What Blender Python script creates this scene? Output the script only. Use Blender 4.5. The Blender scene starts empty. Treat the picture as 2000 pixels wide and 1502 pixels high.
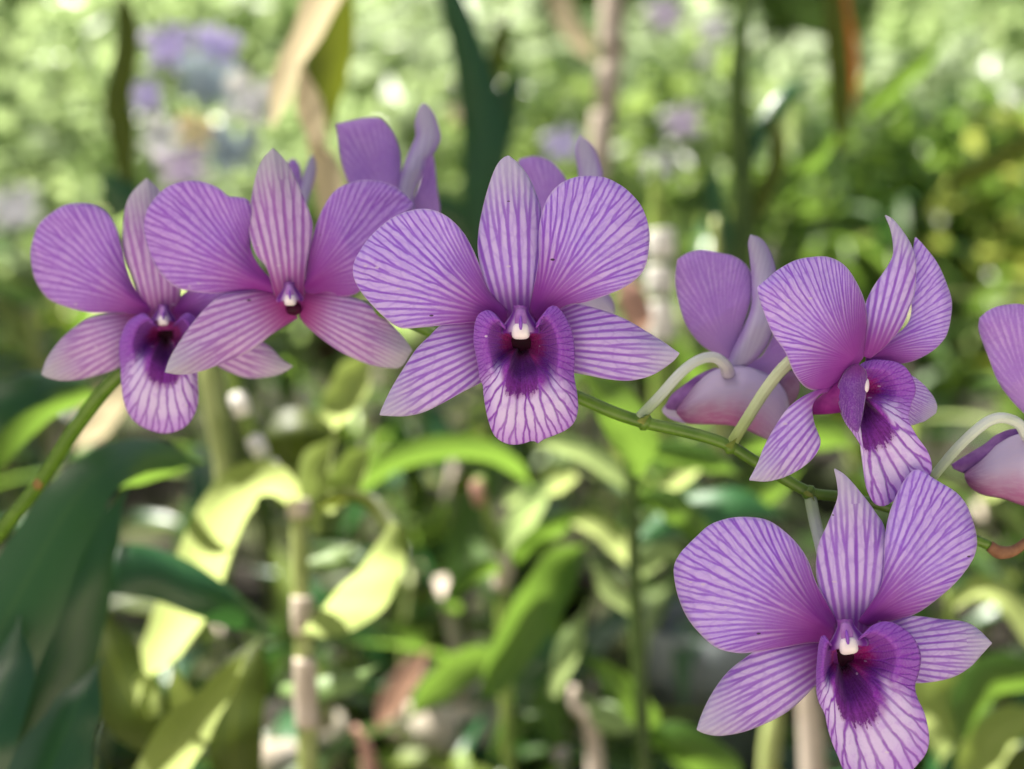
import bpy, bmesh, math, random
from mathutils import Vector, Matrix, noise as mnoise

random.seed(7)
R = math.radians
S = bpy.context.scene
COL = S.collection

# ------------------------------------------------------------------ camera, light, exposure
LENS, PITCH, CAMZ = 60.0, 8.0, 0.62
CAM = Vector((0, 0, CAMZ))
FWD = Vector((0, math.cos(R(PITCH)), -math.sin(R(PITCH))))
UPV = Vector((0, math.sin(R(PITCH)), math.cos(R(PITCH))))
RGT = Vector((1, 0, 0))
TANH = 18.0 / LENS
D0 = 0.37                                   # distance of the sharp flowers

cam_data = bpy.data.cameras.new('camera')
cam = bpy.data.objects.new('camera', cam_data)
COL.objects.link(cam)
cam.location = CAM
cam.rotation_euler = (R(90 - PITCH), 0, 0)
cam_data.sensor_width = 36
cam_data.lens = LENS
cam_data.clip_start = 0.02
cam_data.clip_end = 300
cam_data.dof.use_dof = True
cam_data.dof.focus_distance = D0 - 0.001
cam_data.dof.aperture_fstop = 9.6
S.camera = cam

SUN_EL, SUN_AZ = 66.0, -60.0                # azimuth measured from +Y (away from the camera) towards +X
SUNV = Vector((math.sin(R(SUN_AZ)) * math.cos(R(SUN_EL)), math.cos(R(SUN_AZ)) * math.cos(R(SUN_EL)), math.sin(R(SUN_EL))))
w = bpy.data.worlds.new('World'); S.world = w; w.use_nodes = True
nt = w.node_tree
sky = nt.nodes.new('ShaderNodeTexSky'); sky.sky_type = 'NISHITA'; sky.sun_disc = False
sky.sun_elevation = R(SUN_EL); sky.sun_rotation = R(SUN_AZ); sky.dust_density = 7.0; sky.ozone_density = 0.0; sky.air_density = 0.6
bg = nt.nodes['Background']; bg.inputs['Strength'].default_value = 0.05
nt.links.new(sky.outputs[0], bg.inputs[0])
sun_d = bpy.data.lights.new('sun', 'SUN'); sun_d.energy = 5.0; sun_d.angle = R(0.5); sun_d.color = (1, .95, .86)
sun = bpy.data.objects.new('sun', sun_d); COL.objects.link(sun)
sun.rotation_euler = SUNV.to_track_quat('Z', 'Y').to_euler()
sun.location = (0, 0, 6)
S.view_settings.view_transform = 'Standard'; S.view_settings.look = 'None'
S.view_settings.exposure = 2.0; S.view_settings.gamma = 1; S.view_settings.use_curve_mapping = False
S.cycles.max_bounces = 8; S.cycles.diffuse_bounces = 4; S.cycles.transmission_bounces = 6
S.cycles.use_denoising = True
S.cycles.sample_clamp_indirect = 6


# ------------------------------------------------------------------ helpers
def P(px, py, d=D0):
    "a place seen at photo pixel (px,py), d metres in front of the camera"
    return CAM + FWD * d + RGT * ((px - 1000) / 1000 * TANH * d) + UPV * ((751 - py) / 1000 * TANH * d)


def srgb(r, g, b):
    f = lambda c: (c / 255) / 12.92 if c / 255 <= .04045 else ((c / 255 + .055) / 1.055) ** 2.4
    return (f(r), f(g), f(b), 1)


def tag(o, label=None, cat=None, group=None, kind=None):
    if label: o['label'] = label
    if cat: o['category'] = cat
    if group: o['group'] = group
    if kind: o['kind'] = kind
    return o


def empty(name, loc, label, cat, group=None, rz=0):
    o = bpy.data.objects.new(name, None); COL.objects.link(o)
    o.location = loc; o.rotation_euler = (0, 0, rz); o.empty_display_size = .02
    return tag(o, label, cat, group)


def mesh_obj(name, verts, faces, mat, parent=None, uv=None, uv2=None, smooth=True, origin=None):
    me = bpy.data.meshes.new(name)
    off = Vector(origin) if origin is not None else (Vector(parent.location) if parent else Vector((0, 0, 0)))
    if parent is not None and parent.parent is not None and origin is None:
        off = parent.parent.location + parent.location
    me.from_pydata([Vector(v) - off for v in verts], [], faces)
    if smooth: me.polygons.foreach_set('use_smooth', [True] * len(me.polygons))
    for nm, data in (('UVMap', uv), ('vein', uv2)):
        if data is not None:
            lay = me.uv_layers.new(name=nm)
            for l in me.loops: lay.data[l.index].uv = data[l.vertex_index]
    me.materials.append(mat)
    o = bpy.data.objects.new(name, me); COL.objects.link(o)
    if parent is not None: o.parent = parent
    else: o.location = off
    return o


def catmull(pts, n, dim=3):
    "resample a polyline of tuples to n points along a centripetal-ish spline, even in arc length"
    pts = [Vector(p) for p in pts]
    ext = [pts[0] * 2 - pts[1]] + pts + [pts[-1] * 2 - pts[-2]]
    fine = []
    for i in range(1, len(ext) - 2):
        p0, p1, p2, p3 = ext[i - 1:i + 3]
        for k in range(12):
            t = k / 12
            fine.append(.5 * ((2 * p1) + (p2 - p0) * t + (2 * p0 - 5 * p1 + 4 * p2 - p3) * t * t + (3 * p1 - p0 - 3 * p2 + p3) * t ** 3))
    fine.append(pts[-1])
    L = [0]
    for a, b in zip(fine, fine[1:]): L.append(L[-1] + (b - a).length)
    out = []; j = 0
    for i in range(n):
        s = L[-1] * i / (n - 1)
        while j < len(L) - 2 and L[j + 1] < s: j += 1
        t = (s - L[j]) / max(1e-9, L[j + 1] - L[j])
        out.append(fine[j].lerp(fine[j + 1], min(1, max(0, t))))
    return out


def tube(name, pts, radii, mat, parent=None, sides=12, n=None, caps=True, squash=None, origin=None):
    n = n or max(8, len(pts) * 4)
    path = catmull(pts, n)
    rad = []
    for i in range(n):
        t = i / (n - 1) * (len(radii) - 1); k = min(int(t), len(radii) - 2)
        rad.append(radii[k] + (radii[k + 1] - radii[k]) * (t - k))
    vs, fs, uv = [], [], []
    ref = Vector((0, -1, .2)).normalized()
    for i, p in enumerate(path):
        t = (path[min(i + 1, n - 1)] - path[max(i - 1, 0)]).normalized()
        a = t.cross(ref)
        if a.length < 1e-4: a = t.cross(Vector((1, 0, 0)))
        a.normalize(); b = a.cross(t).normalized()
        for k in range(sides):
            an = 2 * math.pi * k / sides
            vs.append(p + a * math.cos(an) * rad[i] + b * math.sin(an) * rad[i] * (squash or 1)); uv.append((i / (n - 1), k / sides))
    for i in range(n - 1):
        for k in range(sides):
            k2 = (k + 1) % sides
            fs.append((i * sides + k, i * sides + k2, (i + 1) * sides + k2, (i + 1) * sides + k))
    if caps:
        fs.append(tuple(range(sides))[::-1]); fs.append(tuple((n - 1) * sides + k for k in range(sides)))
    return mesh_obj(name, vs, fs, mat, parent, uv=uv, origin=origin)


# ------------------------------------------------------------------ materials
class NB:
    "small node builder"
    def __init__(s, name):
        s.m = bpy.data.materials.new(name); s.m.use_nodes = True
        s.t = s.m.node_tree; s.t.nodes.clear()
        s.out = s.t.nodes.new('ShaderNodeOutputMaterial')

    def n(s, typ, **kw):
        nd = s.t.nodes.new(typ)
        for k, v in kw.items(): setattr(nd, k, v)
        return nd

    def put(s, sock, v):
        if hasattr(v, 'is_linked'): s.t.links.new(v, sock)
        else: sock.default_value = v

    def math(s, op, a, b=None, c=None, clamp=False):
        nd = s.n('ShaderNodeMath', operation=op, use_clamp=clamp)
        s.put(nd.inputs[0], a)
        if b is not None: s.put(nd.inputs[1], b)
        if c is not None: s.put(nd.inputs[2], c)
        return nd.outputs[0]

    def step(s, v, a, b, lo=0., hi=1.):
        nd = s.n('ShaderNodeMapRange', interpolation_type='SMOOTHSTEP')
        s.put(nd.inputs[0], v); s.put(nd.inputs[1], a); s.put(nd.inputs[2], b); s.put(nd.inputs[3], lo); s.put(nd.inputs[4], hi)
        return nd.outputs[0]

    def mix(s, f, a, b, blend='MIX'):
        nd = s.n('ShaderNodeMix', data_type='RGBA', blend_type=blend)
        s.put(nd.inputs[0], f); s.put(nd.inputs[6], a); s.put(nd.inputs[7], b)
        return nd.outputs[2]

    def uv(s, name='UVMap'):
        nd = s.n('ShaderNodeUVMap', uv_map=name)
        sp = s.n('ShaderNodeSeparateXYZ'); s.t.links.new(nd.outputs[0], sp.inputs[0])
        return nd.outputs[0], sp.outputs[0], sp.outputs[1]

    def noise(s, vec, scale, detail=3., rough=.55, out=0):
        nd = s.n('ShaderNodeTexNoise'); s.put(nd.inputs['Vector'], vec)
        nd.inputs['Scale'].default_value = scale; nd.inputs['Detail'].default_value = detail; nd.inputs['Roughness'].default_value = rough
        return nd.outputs[out]

    def rnd(s, a):
        nd = s.n('ShaderNodeTexWhiteNoise', noise_dimensions='1D'); s.put(nd.inputs[1], a)
        return nd.outputs[0]

    def objrnd(s):
        return s.n('ShaderNodeObjectInfo').outputs['Random']

    def coords(s):
        return s.n('ShaderNodeTexCoord').outputs['Object']

    def surface(s, col, rough=.5, spec=.3, trans=0., tcol=None, bump=None, bstr=.2, bdist=.0005, sheen=0., sss=0., coat=0.):
        p = s.n('ShaderNodeBsdfPrincipled')
        s.put(p.inputs['Base Color'], col); s.put(p.inputs['Roughness'], rough); s.put(p.inputs['Specular IOR Level'], spec)
        p.inputs['Sheen Weight'].default_value = sheen
        p.inputs['Coat Weight'].default_value = coat
        if sss:
            p.inputs['Subsurface Weight'].default_value = sss; p.inputs['Subsurface Radius'].default_value = (.002, .0015, .002); p.inputs['Subsurface Scale'].default_value = 1
        nrm = None
        if bump is not None:
            b = s.n('ShaderNodeBump'); b.inputs['Strength'].default_value = bstr; b.inputs['Distance'].default_value = bdist
            s.put(b.inputs['Height'], bump); nrm = b.outputs[0]
            s.t.links.new(nrm, p.inputs['Normal'])
        sh = p.outputs[0]
        if trans:
            tr = s.n('ShaderNodeBsdfTranslucent'); s.put(tr.inputs[0], tcol if tcol is not None else col)
            mx = s.n('ShaderNodeMixShader'); s.put(mx.inputs[0], trans)
            s.t.links.new(sh, mx.inputs[1]); s.t.links.new(tr.outputs[0], mx.inputs[2]); sh = mx.outputs[0]
        s.t.links.new(sh, s.out.inputs[0])
        return s.m


def vein_mask(b, X, W, N, pw, c, hw, on1=(.08, .34), on2=(.64, .16), seed=0., wob=.03, wscale=3.6):
    "branching veins: X runs out from the base, lines of constant W fan out; each line forks twice"
    comb = b.n('ShaderNodeCombineXYZ'); b.put(comb.inputs[0], X); b.put(comb.inputs[1], W); b.put(comb.inputs[2], b.math('MULTIPLY', b.objrnd(), 40.))
    nz = b.noise(comb.outputs[0], wscale, 3.)
    nz2 = b.noise(comb.outputs[0], wscale * 4, 2.)
    Wn = b.math('ADD', W, b.math('MULTIPLY', b.math('SUBTRACT', nz, .5), wob * 2))
    Wn = b.math('ADD', Wn, b.math('MULTIPLY', b.math('SUBTRACT', nz2, .5), wob * .3))
    orn = b.math('MULTIPLY', b.objrnd(), 91.7)

    def stage(n, on, sd):
        v = b.math('ADD', b.math('MULTIPLY', Wn, n), 12.5 * n)
        t = b.math('SUBTRACT', b.math('FRACT', v), .5)
        r = b.rnd(b.math('ADD', b.math('ADD', b.math('FLOOR', v), orn), sd))
        a = b.math('ADD', b.math('MULTIPLY', r, on[1]), on[0])
        s = b.step(X, a, b.math('ADD', a, .2))
        return b.math('DIVIDE', b.math('ABSOLUTE', b.math('SUBTRACT', b.math('ABSOLUTE', t), b.math('MULTIPLY', s, .25))), n), r
    (d1, r1), (d2, r2) = stage(N, on1, seed), stage(N * 2, on2, seed + 33.3)
    sel = b.math('GREATER_THAN', X, on2[0])
    d = b.math('ADD', b.math('MULTIPLY', d1, b.math('SUBTRACT', 1., sel)), b.math('MULTIPLY', d2, sel))
    ph = b.math('MULTIPLY', d, b.math('POWER', b.math('MAXIMUM', b.math('ADD', X, c), .01), pw))
    h = b.math('MULTIPLY', b.step(X, .1, 1., hw, hw * .7), b.math('ADD', .65, b.math('MULTIPLY', nz2, .75)))
    b.halo = b.step(ph, b.math('MULTIPLY', h, .8), b.math('MULTIPLY', h, 2.8))
    rr = b.math('ADD', b.math('MULTIPLY', r1, b.math('SUBTRACT', 1., sel)), b.math('MULTIPLY', b.math('ADD', b.math('MULTIPLY', r1, .5), b.math('MULTIPLY', r2, .5)), sel))
    return b.math('MULTIPLY', b.step(ph, b.math('MULTIPLY', h, .3), b.math('MULTIPLY', h, 2.1), 1., 0.), b.math('ADD', .62, b.math('MULTIPLY', rr, .42)), clamp=True)


def specks(b, col, amount=.5):
    "tiny pale scratches and dark dots"
    co = b.coords()
    mp = b.n('ShaderNodeMapping'); mp.inputs['Scale'].default_value = (420, 420, 900); b.put(mp.inputs[0], co)
    vo = b.n('ShaderNodeTexVoronoi'); b.put(vo.inputs['Vector'], mp.outputs[0]); vo.inputs['Scale'].default_value = 1
    sep = b.n('ShaderNodeSeparateColor'); b.put(sep.inputs[0], vo.outputs['Color'])
    on = b.math('GREATER_THAN', sep.outputs[0], 1 - .035 * amount)
    m = b.math('MULTIPLY', on, b.math('LESS_THAN', vo.outputs['Distance'], .22))
    dark = b.math('MULTIPLY', b.math('GREATER_THAN', sep.outputs[1], .75), m)
    col = b.mix(b.math('MULTIPLY', m, .75), col, srgb(226, 214, 232))
    return b.mix(dark, col, srgb(45, 30, 45))


def petal_material(name, base, pale, vein, inner, N, pw, c, hw, tip=None, veinstr=.9, basefade=(.05, .56), trans=.46, sp=.7, wob=.028, on1=(.08, .34), on2=(.64, .16), edge=.5):
    b = NB(name)
    _, u, v = b.uv('UVMap'); _, X, W = b.uv('vein')
    vm = vein_mask(b, X, W, N, pw, c, hw, wob=wob, on1=on1, on2=on2)
    comb = b.n('ShaderNodeCombineXYZ'); b.put(comb.inputs[0], b.math('MULTIPLY', X, 3.)); b.put(comb.inputs[1], b.math('MULTIPLY', W, 9.)); b.put(comb.inputs[2], b.objrnd())
    blot = b.noise(comb.outputs[0], 3., 4.)
    fine = b.noise(b.coords(), 2600., 2.)
    mid = b.noise(b.coords(), 420., 3.)
    col = b.mix(b.math('MULTIPLY', b.halo, b.step(blot, .25, .6, .45, 1.)), base, pale)
    col = b.mix(b.math('MULTIPLY', b.step(fine, .42, .62), .3), col, srgb(225, 212, 240))  # pale fine grain puts the cells' sparkle into the colour
    c3 = b.n('ShaderNodeCombineXYZ'); b.put(c3.inputs[0], b.math('MULTIPLY', X, 9.)); b.put(c3.inputs[1], b.math('ADD', b.math('MULTIPLY', W, 15.), b.math('MULTIPLY', mid, .6))); b.put(c3.inputs[2], b.math('MULTIPLY', b.objrnd(), 9.))
    vo = b.n('ShaderNodeTexVoronoi', feature='DISTANCE_TO_EDGE'); b.put(vo.inputs['Vector'], c3.outputs[0]); vo.inputs['Scale'].default_value = 1.
    net = b.math('MULTIPLY', b.step(vo.outputs['Distance'], .0, .16, 1., 0.), b.step(X, .15, .5))
    col = b.mix(b.math('MULTIPLY', net, .24), col, vein)
    vs_ = b.math('MULTIPLY', b.step(mid, .2, .6, .68, 1.), b.step(blot, .3, .6, .8, 1.))
    col = b.mix(b.math('MULTIPLY', b.math('MULTIPLY', vm, vs_), veinstr), col, vein)
    if tip is not None:
        col = b.mix(b.math('MULTIPLY', b.step(X, .55, 1.02), .8), col, tip)
        col = b.mix(b.math('MULTIPLY', b.math('MULTIPLY', vm, b.step(X, .98, .6)), .5), col, vein)
    col = b.mix(b.math('MULTIPLY', b.step(X, basefade[1], basefade[0]), .88), col, inner)
    col = b.mix(b.math('MULTIPLY', b.step(b.math('ABSOLUTE', v), .96, .99), edge), col, srgb(214, 200, 226))  # pale rim puts the backlit glow of the margin into the colour
    col = specks(b, col, sp)
    bump = b.math('ADD', b.math('MULTIPLY', vm, -.8), b.math('ADD', b.math('MULTIPLY', fine, .5), mid))
    return b.surface(col, rough=.48, spec=.3, trans=trans, tcol=b.mix(.35, col, srgb(236, 206, 252)), bump=bump, bstr=.4, bdist=.0004, sheen=.25)


LIL, PALE, VEIN, INNER = srgb(194, 156, 245), srgb(222, 200, 254), srgb(142, 64, 212), srgb(148, 20, 150)
M = {}
M['petal'] = petal_material('petal_lilac', LIL, PALE, VEIN, INNER, 6.4, 1.5, .07, .0066)
M['petal_soft'] = petal_material('petal_violet', srgb(192, 140, 232), srgb(212, 172, 244), srgb(152, 72, 206), INNER, 6.4, 1.5, .07, .008, veinstr=.8)
M['sepal'] = petal_material('sepal_lilac', srgb(200, 166, 242), srgb(226, 208, 252), srgb(150, 76, 208), srgb(146, 24, 150), 14., .5, .06, .0074,
                            tip=srgb(204, 206, 222), wob=.008, on1=(.45, .25), on2=(.8, .12), basefade=(.03, .38))
M['sepal_soft'] = petal_material('sepal_pale_lilac', srgb(204, 164, 226), srgb(226, 202, 236), srgb(166, 86, 190), srgb(158, 16, 130), 14., .5, .06, .008,
                                 tip=srgb(198, 206, 206), wob=.008, on1=(.45, .25), on2=(.8, .12), basefade=(.03, .36), veinstr=.8)
M['petal_back'] = petal_material('petal_reverse', srgb(198, 150, 232), srgb(216, 180, 242), srgb(162, 102, 208), srgb(206, 168, 232), 6.4, 1.5, .07, .012, veinstr=.5, sp=.1)


def sepal_back_mat():
    b = NB('sepal_reverse')
    _, u, v = b.uv('UVMap'); _, X, W = b.uv('vein')
    n = b.noise(b.coords(), 160., 3.)
    col = b.mix(b.step(b.math('ADD', b.math('ABSOLUTE', v), b.math('MULTIPLY', b.math('SUBTRACT', n, .5), .5)), .35, 1.), srgb(198, 192, 220), srgb(176, 148, 212))
    col = b.mix(b.math('MULTIPLY', b.step(X, .6, 1.), .5), col, srgb(190, 188, 200))
    vm = vein_mask(b, X, W, 15., .5, .06, .01, wob=.008, on1=(.5, .2), on2=(.8, .1))
    col = b.mix(b.math('MULTIPLY', vm, .16), col, srgb(140, 90, 180))
    return b.surface(col, .5, .25, trans=.35, bump=n, bstr=.1, bdist=.0004)


M['sepal_back'] = sepal_back_mat()


def mentum_mat():
    b = NB('pink_white_reverse')
    _, u, v = b.uv('UVMap')
    n = b.noise(b.coords(), 140., 3.)
    vv = b.math('ADD', v, b.math('MULTIPLY', b.math('SUBTRACT', n, .5), .7))
    col = b.mix(b.step(vv, -.3, 1.0), srgb(196, 184, 218), srgb(186, 112, 168))
    col = b.mix(b.math('MULTIPLY', b.step(u, .3, .0), .9), col, srgb(128, 64, 130))
    col = b.mix(b.step(u, .5, 1.), col, srgb(184, 158, 204))
    st = b.noise(b.n('ShaderNodeUVMap', uv_map='UVMap').outputs[0], 9., 4.)
    col = b.mix(b.math('MULTIPLY', b.step(st, .45, .65), .25), col, srgb(206, 190, 214))
    return b.surface(col, .45, .3, trans=.3, bump=n, bstr=.1)


M['mentum'] = mentum_mat()


def lip_material():
    b = NB('lip_purple')
    _, u, v = b.uv('UVMap'); _, X, W = b.uv('vein')
    vm = vein_mask(b, X, W, 3.6, 1., .0, .0115, on1=(.3, .2), on2=(.68, .14), wob=.05, wscale=3.)
    aw = b.math('ABSOLUTE', W)
    fine = b.noise(b.coords(), 2200., 2.)
    mid = b.noise(b.coords(), 500., 3.)
    dark, mag, lil, white = srgb(142, 42, 170), srgb(176, 20, 138), srgb(194, 144, 232), srgb(222, 204, 246)
    edge = b.math('ADD', X, b.math('MULTIPLY', b.math('SUBTRACT', mid, .5), .12))
    col = b.mix(b.step(edge, .06, .24), srgb(46, 2, 30), mag)  # near-black centre puts the shade of the throat hole into the colour
    col = b.mix(b.step(b.math('ADD', edge, b.step(aw, 1.3, .5, 0., .2)), .34, .56), col, dark)
    side = b.mix(b.step(edge, .55, 1.), srgb(142, 56, 178), srgb(164, 98, 208))
    front = b.mix(b.step(edge, .4, .6), dark, white)
    front = b.mix(b.math('MULTIPLY', b.step(X, .74, .98), .75), front, lil)
    front = b.mix(b.step(mid, .48, .7, 0., .45), front, lil)
    outer = b.mix(b.step(b.math('ADD', aw, b.math('MULTIPLY', b.math('SUBTRACT', mid, .5), .4)), .62, 1.05), front, side)
    col = b.mix(b.step(edge, .4, .58), col, outer)
    col = b.mix(b.math('MULTIPLY', b.math('MULTIPLY', vm, b.step(X, .3, .5)), .98), col, srgb(140, 50, 190))
    col = b.mix(b.math('MULTIPLY', b.step(fine, .45, .6), .1), col, srgb(200, 180, 225))
    # velvety callus: dark furrowed stripes with ragged ends
    comb = b.n('ShaderNodeCombineXYZ'); b.put(comb.inputs[0], b.math('MULTIPLY', X, 2.)); b.put(comb.inputs[1], b.math('MULTIPLY', W, 11.))
    rag = b.noise(comb.outputs[0], 2.2, 5., .7)
    jag = b.noise(b.coords(), 1500., 3., .7)
    lim = b.math('ADD', b.math('ADD', .38, b.math('MULTIPLY', rag, .28)), b.math('MULTIPLY', b.math('SUBTRACT', jag, .5), .22))
    wl = b.math('ADD', b.math('ADD', .88, b.math('MULTIPLY', X, -1.05)), b.math('MULTIPLY', b.math('SUBTRACT', jag, .5), .22))
    cm = b.math('MULTIPLY', b.step(b.math('SUBTRACT', lim, X), -.01, .02), b.step(b.math('SUBTRACT', wl, aw), -.02, .03))
    cm = b.math('MULTIPLY', cm, b.step(X, .1, .2))
    c2 = b.n('ShaderNodeCombineXYZ'); b.put(c2.inputs[0], b.math('MULTIPLY', X, 3.)); b.put(c2.inputs[1], b.math('MULTIPLY', W, 26.)); b.put(c2.inputs[2], b.objrnd())
    furrow = b.noise(c2.outputs[0], 1., 4., .65)
    cc = b.mix(b.step(b.math('ADD', b.math('MULTIPLY', furrow, .6), b.math('MULTIPLY', jag, .5)), .35, .75), srgb(90, 12, 110), srgb(132, 46, 166))
    col = b.mix(b.math('MULTIPLY', cm, .96), col, cc)
    col = specks(b, col, .7)
    bump = b.math('ADD', b.math('MULTIPLY', vm, -1.), b.math('ADD', mid, b.math('MULTIPLY', b.math('MULTIPLY', cm, b.math('ADD', jag, furrow)), 1.2)))
    return b.surface(col, .5, .25, trans=.3, bump=bump, bstr=.5, bdist=.0006, sheen=.1)


M['lip'] = lip_material()
M['lip_side'] = petal_material('lip_side_lobe', srgb(134, 54, 172), srgb(146, 70, 188), srgb(100, 26, 146), srgb(120, 20, 124), 12., .8, .1, .012, basefade=(0., .3), trans=.3)


def simple(name, c1, c2, scale=60., rough=.5, spec=.3, trans=0., bstr=.15, sss=0., bd=.0005, stretch=None, coat=0.):
    b = NB(name)
    co = b.coords()
    if stretch:
        mp = b.n('ShaderNodeMapping'); mp.inputs['Scale'].default_value = stretch; b.put(mp.inputs[0], co); co = mp.outputs[0]
    n = b.noise(co, scale, 4.)
    col = b.mix(b.step(n, .3, .7), c1, c2)
    return b.surface(col, rough, spec, trans, bump=n, bstr=bstr, bdist=bd, sss=sss, coat=coat)


M['column_white'] = simple('column_white', srgb(232, 220, 232), srgb(240, 236, 234), 300., .35, .4, trans=.15)
def wing_mat():
    b = NB('column_wing'); _, u, v = b.uv('UVMap'); n = b.noise(b.coords(), 300., 3.)
    av = b.math('ADD', b.math('ABSOLUTE', v), b.math('MULTIPLY', b.math('SUBTRACT', n, .5), .2))
    col = b.mix(b.step(av, .35, .75), srgb(200, 178, 216), srgb(130, 52, 166))
    col = b.mix(b.step(av, .86, .97), col, srgb(176, 140, 206))
    col = b.mix(b.step(u, .35, .0), col, srgb(150, 84, 176))
    return b.surface(col, .4, .35, trans=.35)


M['column_wing'] = wing_mat()
M['column_neck'] = simple('column_neck', srgb(156, 92, 186), srgb(186, 138, 208), 260., .4, .35, trans=.3)
M['column_purple'] = simple('column_purple', srgb(112, 50, 168), srgb(134, 80, 186), 300., .4, .35)
M['throat'] = simple('throat_maroon', srgb(40, 2, 26), srgb(78, 6, 56), 300., .6, .15)
M['spur'] = simple('spur_magenta', srgb(122, 30, 120), srgb(150, 52, 140), 260., .5, .25, trans=.25)
M['mentum_dark'] = simple('mauve_reverse', srgb(112, 66, 140), srgb(146, 104, 172), 200., .5, .25, trans=.25)
M['brown_lip'] = simple('lip_reverse', srgb(132, 92, 130), srgb(150, 118, 150), 260., .5, .25, trans=.25)
def pedicel_mat(name, c0, c1, c2):
    b = NB(name); _, u, v = b.uv('UVMap'); n = b.noise(b.coords(), 160., 4.)
    col = b.mix(b.step(b.math('ADD', u, b.math('MULTIPLY', b.math('SUBTRACT', n, .5), .3)), .0, .4), c0, c1)
    col = b.mix(b.math('MULTIPLY', b.step(u, .62, 1.), .7), col, c2)
    col = b.mix(b.step(n, .55, .75, 0., .3), col, c0)
    rib = b.math('SINE', b.math('MULTIPLY', v, 50.))
    return b.surface(col, .42, .35, trans=.15, bump=b.math('ADD', n, b.math('MULTIPLY', rib, .3)), bstr=.25, bdist=.0005)


M['pedicel'] = pedicel_mat('pedicel_pale_green', srgb(164, 184, 146), srgb(202, 212, 204), srgb(196, 178, 214))
M['pedicel_green'] = pedicel_mat('pedicel_yellow_green', srgb(150, 170, 100), srgb(190, 202, 164), srgb(188, 172, 200))
M['stem'] = simple('stem_green', srgb(70, 102, 26), srgb(90, 122, 40), 160., .38, .4)
M['stem_dark'] = simple('stem_olive', srgb(66, 92, 22), srgb(84, 108, 34), 120., .45, .3)
M['bud_scar'] = simple('bud_scar', srgb(134, 120, 66), srgb(120, 92, 58), 300., .6, .2)
M['bract'] = simple('papery_bract', srgb(112, 132, 52), srgb(140, 146, 78), 300., .6, .2, trans=.3)
M['dry_tip'] = simple('dry_tip', srgb(150, 112, 84), srgb(120, 84, 62), 240., .6, .2)

MM = D0 / 1000 * TANH * 1e3 / 1000          # metres per photo pixel at the focus plane
mm = .001


# ------------------------------------------------------------------ orchid flowers
def petal(name, parent, left, right, mat, d, z=(0, 0, 3), cup=1.5, wave=.5, pw=1.5, c=.07, nu=44, nv=20, thick=.0004, seed=0, twist=0., axis=None):
    """a petal or sepal as a curved sheet: left / right are its two margins from base to tip,
    z its midrib's distance behind the flower's own plane (mm), cup how far the margins bend back (mm)"""
    rr = random.Random(seed + 11)
    tip = left[-1]
    Lp = catmull([(x, y, 0) for x, y in left], nu)
    if right[-1] != tip: right = list(right) + [tip]
    Rp = catmull([(x, y, 0) for x, y in right], nu)
    zz = catmull([(i / (len(z) - 1), q, 0) for i, q in enumerate(z)], nu)
    b0 = (Lp[0] + Rp[0]) / 2; tp = Lp[-1]
    if axis: tp = Vector((axis[0], axis[1], 0))
    ax = (tp - b0); L = ax.length; ax.normalize(); pr = Vector((-ax.y, ax.x, 0))
    ph = [rr.uniform(0, 6.28) for _ in range(4)]
    vs, uv, uv2, fs = [], [], [], []
    for i in range(nu):
        u = i / (nu - 1)
        wid = (Rp[i] - Lp[i]).length
        for j in range(nv):
            v = j / (nv - 1) * 2 - 1
            q = Lp[i].lerp(Rp[i], (v + 1) / 2)
            k = min(1, wid / 60)
            dz = zz[i].y + cup * (v * v - .3) * k + twist * v * k
            dz += wave * k * (abs(v) ** 3) * (math.sin(u * 9 + ph[0] + v * 1.5) + .6 * math.sin(u * 17 + ph[1] + v * 2))
            dz += wave * .35 * k * max(0, abs(v) - .6) * math.sin(u * 31 + ph[3] + 3 * v) * 2
            dz += wave * .8 * math.sin(v * 5 + ph[2]) * math.sin(u * 4 + ph[3]) * k
            vs.append(P(q.x, q.y, d + dz * mm)); uv.append((u, v))
            r = q - b0; X = r.dot(ax) / L; Y = r.dot(pr) / L
            uv2.append((X, Y / max(.02, X + c) ** pw))
    for i in range(nu - 1):
        for j in range(nv - 1):
            a = i * nv + j
            fs.append((a, a + 1, a + nv + 1, a + nv))
    o = mesh_obj(name, vs, fs, mat, parent, uv, uv2)
    if thick:
        m = o.modifiers.new('thickness', 'SOLIDIFY'); m.thickness = thick; m.offset = 0
    return o


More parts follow.
